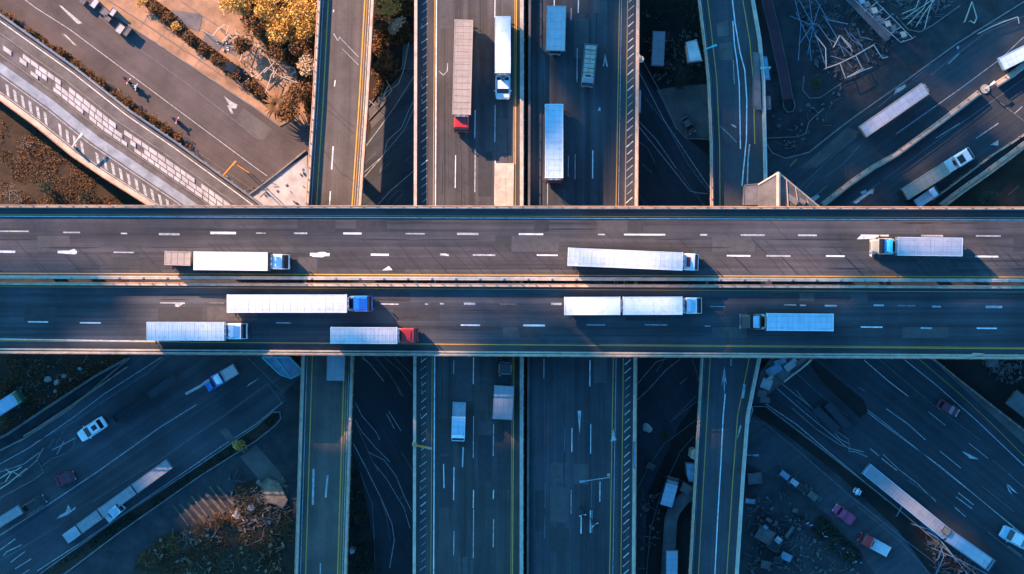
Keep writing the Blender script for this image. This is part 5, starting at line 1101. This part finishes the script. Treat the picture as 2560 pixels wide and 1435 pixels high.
for i, (x, y, a, b, g, m) in enumerate([(1916, 960, 26, 26, 20, 'slab'), (1935, 925, 40, 22, -30, 'bluesheet'), (1960, 935, 30, 22, -40, 'slab_dim'), (1978, 912, 36, 18, -38, 'slab'), (1905, 984, 22, 18, 5, 'slab_dim'), (1912, 1000, 24, 14, 4, 'slab_dim'), (1950, 905, 30, 14, -20, 'bluesheet'), (2002, 904, 26, 10, -38, 'slab_dim'), (1925, 945, 16, 10, -45, 'p_tan')]):
    labs = ['round edged pale slab', 'blue tinted slab', 'grey slab in the middle', 'pale slab nearest the highway', 'small grey slab at the left tip', 'lowest grey slab', 'blue slab under the highway edge', 'narrow grey slab at the right tip', 'small tan slab catching light']
    bm = NB(); q = [P(*p, 3.2)[:2] for p in rect(x, y, a, b, g)]; prism(bm, q, 3.13+i*.012, 3.3+i*.03)
    tag(obj('stone_slab', bm, M[m]), labs[i] + ' on the terrace corner right of the ramp bridge', 'slab', 'loose slabs on the terrace')
tubes_thing('edge_beam', 'tan lit edge beam of the terrace corner right of the ramp bridge', 'beam', 3.3, [[(2028, 900), (2002, 922), (1975, 942), (1960, 954)]], .22, 'concrete')
# lower right yard
hut('container', 'square dim steel container beside the right ramp bridge', 'container', rect(1887, 1196, 36, 28, -6), .02, 1.8, 'concrete_dark', 'slab_dim')
hut('barrel', 'small pale blue tank beside the ramp in the lower right yard', 'tank', rect(1876, 1253, 26, 13, 6), .02, .9, 'bluesheet', 'bluesheet')
rd = random.Random(44)
for i, (x, y, a, b, lab) in enumerate([(1962, 1188, 28, 16, 'upper end of the machine row, round blue crate'), (1986, 1206, 24, 15, 'second machine crate of the row, glassy'), (2008, 1222, 26, 15, 'third machine crate of the row, dark'), (2032, 1240, 26, 17, 'fourth machine crate of the row, green tinged')]):
    hut('machine_crate', lab, 'crate', rect(x, y, a, b, 38), .02, 1.2+.2*(i % 2), 'dark', ['bluesheet', 'steel', 'dark', 'concrete_dark'][i], group='machine crates in a row')
    for k in range(3): pass
for i, (x, y, a, b, g, m, lab) in enumerate([(1912, 1338, 44, 36, 30, 'concrete_dark', 'large dim crate in the crowded yard'), (1936, 1362, 30, 30, 30, 'dark', 'dark crate below the large dim one'), (1946, 1350, 18, 16, 40, 'slab', 'small white crate on the yard'), (1966, 1392, 30, 20, 25, 'bluesheet', 'pale blue crate near the bottom'), (1922, 1300, 16, 8, 30, 'slab_dim', 'narrow light crate at the top of the yard pile'), (1974, 1330, 8, 34, 35, 'slab_dim', 'thin upright board beside the crates'),
     (1914, 1318, 14, 10, 40, 'bluesheet', 'tiny pale blue crate'), (1988, 1276, 14, 10, 10, 'concrete_dark', 'small dark box above the yard pile'), (1914, 1412, 24, 20, 12, 'concrete_dark', 'round dim crate at the bottom edge'), (1944, 1400, 20, 16, 0, 'dark', 'dark crate at the bottom edge')]):
    hut('crate', lab + ', lower right yard', 'crate', rect(x, y, a, b, g), .02, 1+.02*i, 'dark', m)
for i in range(12):
    x = 2020+i*12+rd.uniform(-3, 3); y = 1306+i*9.4+rd.uniform(-4, 4); q = P(x, y, 0); bm = NB(); h = rd.uniform(.5, 1); tube(bm, q, q + Vector((0, 0, h)), .12, 6); tube(bm, q + Vector((0, 0, h)), q + Vector((rd.uniform(-.6, .6), rd.uniform(-.3, .3), h)), .07, 5)
    tag(obj('bollard', bm, M['steel']), 'small steel post with bent top in the lower right shrub row', 'bollard', 'steel posts in the shrub row')
# winding walkway and boxes right of the main road, south
root = thing('raised_walkway', 'winding grey blue segmented walkway right of the main road', 'walkway', P(1690, 1320, 0)); inv = -Vector(root.location)
wp = [(1738, 1236), (1716, 1240), (1700, 1256), (1684, 1278), (1677, 1300), (1675, 1330), (1672, 1380), (1668, 1440), (1665, 1600)]
bm = NB(); ribbon(bm, wp, 32, 1.2, .25); fix(obj('deck', bm, M['slab_dim'], root), inv)
bm = NB(); ribbon(bm, offs(wp, 15), 2, 1.45, .4); ribbon(bm, offs(wp, -15), 2, 1.45, .4)
for p, t in walk(wp, 22): ribbon(bm, [(p.x - t.y*14, p.y + t.x*14), (p.x + t.y*14, p.y - t.x*14)], 1.2, 1.45, .02)
fix(obj('handrail', bm, M['concrete_dark'], root), inv)
for x, y in ((1700, 1256), (1677, 1300), (1672, 1380)):
    bm = NB(); q = P(x, y, 0); tube(bm, q, q + Vector((0, 0, 1.2)), .3, 8); fix(obj('post', bm, M['concrete_dark'], root), inv)
hut('vent_box', 'blue grey glazed box hanging left of the right ramp bridge, below the highway', 'box', [(1714, 1156), (1738, 1158), (1738, 1206), (1722, 1204), (1716, 1188)], 0, 4, 'concrete_dark', 'bluesheet')
hut('vent_box', 'small orange lit box left of the right ramp bridge', 'box', [(1728, 1122), (1738, 1120), (1738, 1152), (1724, 1144)], 0, 5, 'concrete', 'concrete')
hut('slatted_box', 'slatted grey box where the winding walkway meets the ramp bridge', 'box', rect(1716, 1222, 28, 24, 30), 0, 3, 'concrete_dark', 'concrete_dark')
hut('manhole_box', 'dim square box on the dark street right of the main road', 'box', rect(1627, 1166, 22, 16, 28), .02, .8, 'concrete_dark', 'concrete_dark')
# excavation and rubble at lower left
def rocks(name, labels, spots, m, group, seed):
    rd = random.Random(seed)
    for (x, y, r_), lab in zip(spots, labels):
        bm = NB(); v = bmesh.ops.create_icosphere(bm, subdivisions=2, radius=1)['verts']; k = mpp(0)*r_; off = Vector((rd.uniform(0, 50), 0, 0))
        for p in v:
            f = 1+.5*noise.noise(p.co*1.3+off); p.co = Vector((p.co.x*k*f, p.co.y*k*f*.75, p.co.z*k*.55*f))
        o = tag(obj(name, bm, M[m]), lab, name.replace('_', ' '), group); o.location = P(x, y, .02); o.rotation_euler = (0, 0, rd.uniform(0, 6))
rocks('rock', ['pale rock on the left verge, ' + t for t in ('nearest the wall end', 'shaped like a wedge', 'small and bluish', 'lying by the road wall', 'half buried, low', 'topmost by the highway')], [(120, 948, 10), (142, 956, 9), (160, 940, 7), (138, 978, 6), (176, 950, 5), (200, 922, 6)], 'rock', 'rocks on the left verge', 3)
rocks('rock', ['white angular rock beside the left ramp bridge near the bottom'], [(882, 1376, 10)], 'slab', None, 5)
rocks('rock', ['rubble lump by the excavation, ' + t for t in ('pale, at its upper edge', 'dark, at its left', 'dark, at its lower side')], [(647, 1208, 8), (628, 1270, 12), (590, 1288, 12)], 'rock', 'rubble at the excavation', 6)
rocks('debris', ['white broken debris piece on the dark street right of the main road'], [(1618, 1070, 13)], 'slab', None, 9)
hut('excavation_tarp', 'brown crumpled cover over a round pit, lower left', 'cover', [(650, 1210), (670, 1194), (700, 1206), (720, 1250), (708, 1274), (690, 1262), (664, 1256)], .02, .5, 'wood', 'wood')
for i in range(8):
    x0, y0 = 432+i*15, 1262-i*8; bm = NB()
    j = ((i*37) % 11)/11; ribbon(bm, [(x0+j*10, y0+j*14), (x0+40+j*16, y0+52+j*18-j*8)], 4+j*5, .04+.003*i, .12)
    tag(obj('plank', bm, M['dull_wood']), 'weathered plank number %s from the left of the brown plank floor, lower left' % ['one', 'two', 'three', 'four', 'five', 'six', 'seven', 'eight'][i], 'plank', 'planks by the excavation')
tubes_thing('barrier_frame', 'tangled pale pipes by the kerb at the left edge', 'frame', .9, [[(0, 1196), (24, 1180), (40, 1176), (52, 1168)], [(14, 1204), (30, 1178), (50, 1190)], [(0, 1222), (22, 1208), (60, 1176), (66, 1172)], [(28, 1184), (14, 1172)]], .1)
tubes_thing('tubular_frame', 'dim lattice frame beside the long pale blue trailer, lower right', 'frame', 1.2, [[(2250, 1258), (2300, 1300), (2360, 1360), (2420, 1436)], [(2270, 1240), (2310, 1276)], [(2330, 1370), (2400, 1400), (2470, 1436)], [(2344, 1400), (2360, 1360)], [(2320, 1330), (2350, 1350), (2390, 1400)], [(2242, 1290), (2262, 1252)], [(2340, 1436), (2360, 1390), (2352, 1368)], [(2280, 1310), (2340, 1330), (2400, 1370)]], .08, 'bluesheet')
hut('stone_hut', 'dim square hut at the right edge under the highway corner', 'hut', rect(2552, 1010, 60, 44, 38), 0, 2.4, 'concrete_dark', 'slab_dim')
hut('stone_hut', 'dim low hut left of the right edge, under the highway corner', 'hut', rect(2482, 905, 30, 26, 0), 0, 2.0, 'concrete_dark', 'concrete_dark')
hut('concrete_pad', 'pale crumbled pad standing at the tip of the promenade', 'pad', [(566, 508), (600, 496), (640, 512), (640, 560), (566, 560)], .1, 3.2, 'concrete', 'slab_dim')
hut('barge_cover', 'brown cable drum cover on the joint between the two long trailers', 'cover', rect(2366, 1328, 22, 18, 36), .03, 3.4, 'wood', 'wood')

# ------------------------------------------------------------------ scrub and scrap nobody could count
def scatter(px, n, seed):
    rd = random.Random(seed); xs = [p[0] for p in px]; ys = [p[1] for p in px]; out = []
    while len(out) < n:
        q = (rd.uniform(min(xs), max(xs)), rd.uniform(min(ys), max(ys)))
        if inside(q, px) and noise.noise(Vector((q[0]*.02, q[1]*.02, seed))) > -.12: out.append(q)
    return out
def scrub(name, px, n, m, seed, h=.7, s=.14):
    rd = random.Random(seed); bm = NB()
    for x, y in scatter(px, n, seed):
        p = P(x, y, rd.uniform(.05, h)); a = Vector((rd.uniform(-1, 1), rd.uniform(-1, 1), rd.uniform(-.5, .5))).normalized()
        b = a.cross(Vector((rd.uniform(-1, 1), rd.uniform(-1, 1), rd.uniform(-1, 1)))).normalized(); k = s*rd.uniform(.6, 1.5)
        bm.faces.new([bm.verts.new(p + a*k), bm.verts.new(p + b*k*.55), bm.verts.new(p - a*k), bm.verts.new(p - b*k*.55)])
    tag(obj(name, bm, M[m]), kind='stuff')
scrub('undergrowth', [(560, -20), (620, 60), (660, 110), (740, 180), (768, 300), (795, 300), (803, -20)], 9000, 'brown_leaf', 1, 1.0, .17)
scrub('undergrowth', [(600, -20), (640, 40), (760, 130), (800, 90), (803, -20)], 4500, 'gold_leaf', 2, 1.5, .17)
scrub('undergrowth', [(338, -10), (378, -10), (445, 42), (475, 78), (560, 140), (640, 200), (690, 260), (665, 262), (600, 212), (520, 150), (436, 82)], 3500, 'brown_leaf', 3, .6)
scrub('undergrowth', [(0, 22), (170, 130), (260, 205), (360, 280), (440, 330), (488, 392), (470, 392), (300, 270), (0, 50)], 4000, 'brown_leaf', 4, .5)
scrub('undergrowth', [(936, -10), (1036, -10), (1036, 104), (1010, 110), (990, 190), (926, 250)], 4500, 'brown_leaf', 5, .8, .15)
scrub('undergrowth', [(0, 262), (300, 480), (330, 514), (0, 514)], 3500, 'brown_leaf', 6, .3, .1)
scrub('undergrowth', [(330, 1435), (345, 1390), (420, 1330), (590, 1280), (640, 1200), (735, 1290), (735, 1435)], 5000, 'brown_leaf', 7, .4, .12)
scrub('undergrowth', [(0, 896), (310, 900), (110, 1026), (0, 1080)], 3000, 'brown_leaf', 8, .4, .11)
scrub('undergrowth', [(682, 1034), (700, 1040), (640, 1098), (500, 1186), (300, 1326), (110, 1436), (300, 1298), (480, 1180), (640, 1070)], 3500, 'dark_leaf', 9, .4, .12)
scrub('undergrowth', [(890, 1150), (930, 1330), (955, 1435), (868, 1435), (868, 1150)], 2500, 'dark_leaf', 10, .4, .12)
scrub('undergrowth', [(2000, 1290), (2060, 1290), (2150, 1380), (2150, 1410), (2080, 1390)], 2500, 'dark_leaf', 11, .6, .13)
scrub('undergrowth', [(1600, 0), (1750, 0), (1760, 200), (1690, 215), (1640, 180)], 2500, 'dark_leaf', 12, .5, .13)
def scrap(px, n, m, seed, smin=.15, smax=.7, rods=.5):
    rd = random.Random(seed); bm = NB()
    for x, y in scatter(px, n, seed):
        p = P(x, y, 0); a = rd.uniform(0, 3.14)
        if rd.random() < rods:
            L_ = rd.uniform(.4, 1.7); d = Vector((math.cos(a), math.sin(a), rd.uniform(-.1, .35)))*L_; p.z = .1 + rd.uniform(0, .4)
            tube(bm, p, p + d, rd.uniform(.03, .06), 4)
        else:
            u = rd.uniform(smin, smax); v = rd.uniform(smin, smax)*.7; h = rd.uniform(.06, .4)
            box(bm, p.x-u/2, p.x+u/2, p.y-v/2, p.y+v/2, .02, .02+h, rot=a)
    tag(obj('rubble', bm, M[m]), kind='stuff')
NEY = [(1990, 0), (2300, 0), (2230, 130), (2110, 210), (2060, 190), (2010, 120)]
scrap(NEY, 240, 'scrap', 1, rods=.65); scrap(NEY, 160, 'concrete_dark', 2); scrap([(2240, 0), (2390, 0), (2320, 60), (2280, 70)], 90, 'slab_dim', 3)
scrap([(1925, 290), (2060, 250), (2120, 200), (2060, 330), (1960, 385)], 60, 'concrete_dark', 4)
SEY = [(1870, 1240), (1960, 1240), (2060, 1330), (2150, 1435), (1870, 1435)]
scrap(SEY, 170, 'concrete_dark', 5); scrap(SEY, 45, 'scrap', 6); scrap(SEY, 50, 'scrap', 7, rods=.6)
scrap([(1950, 1168), (2060, 1240), (2045, 1258), (1940, 1190)], 60, 'scrap', 8)
scrap([(330, 1435), (400, 1350), (560, 1290), (640, 1200), (735, 1290), (735, 1435)], 200, 'wood', 9); scrap([(570, 1190), (700, 1190), (730, 1300), (590, 1320)], 110, 'concrete_dark', 10)
scrap([(60, 900), (290, 905), (120, 1010), (20, 1060)], 90, 'concrete_dark', 11, .1, .45, .3)
scrap([(1605, 30), (1740, 60), (1755, 200), (1640, 210)], 90, 'concrete_dark', 12); scrap([(2430, 900), (2555, 905), (2555, 1030)], 90, 'concrete_dark', 13)
scrap([(1600, 1240), (1650, 1220), (1640, 1435), (1600, 1435)], 40, 'concrete_dark', 14); scrap([(510, 60), (700, 130), (760, 240), (690, 250), (560, 130)], 80, 'whitebar', 15, .1, .4, .6)
scrap([(2300, 1300), (2420, 1390), (2480, 1435), (2340, 1435)], 100, 'scrap', 16, rods=.6)
scrap([(620, 440), (765, 400), (765, 512), (600, 512)], 24, 'slab_dim', 17, .15, .4, .1)
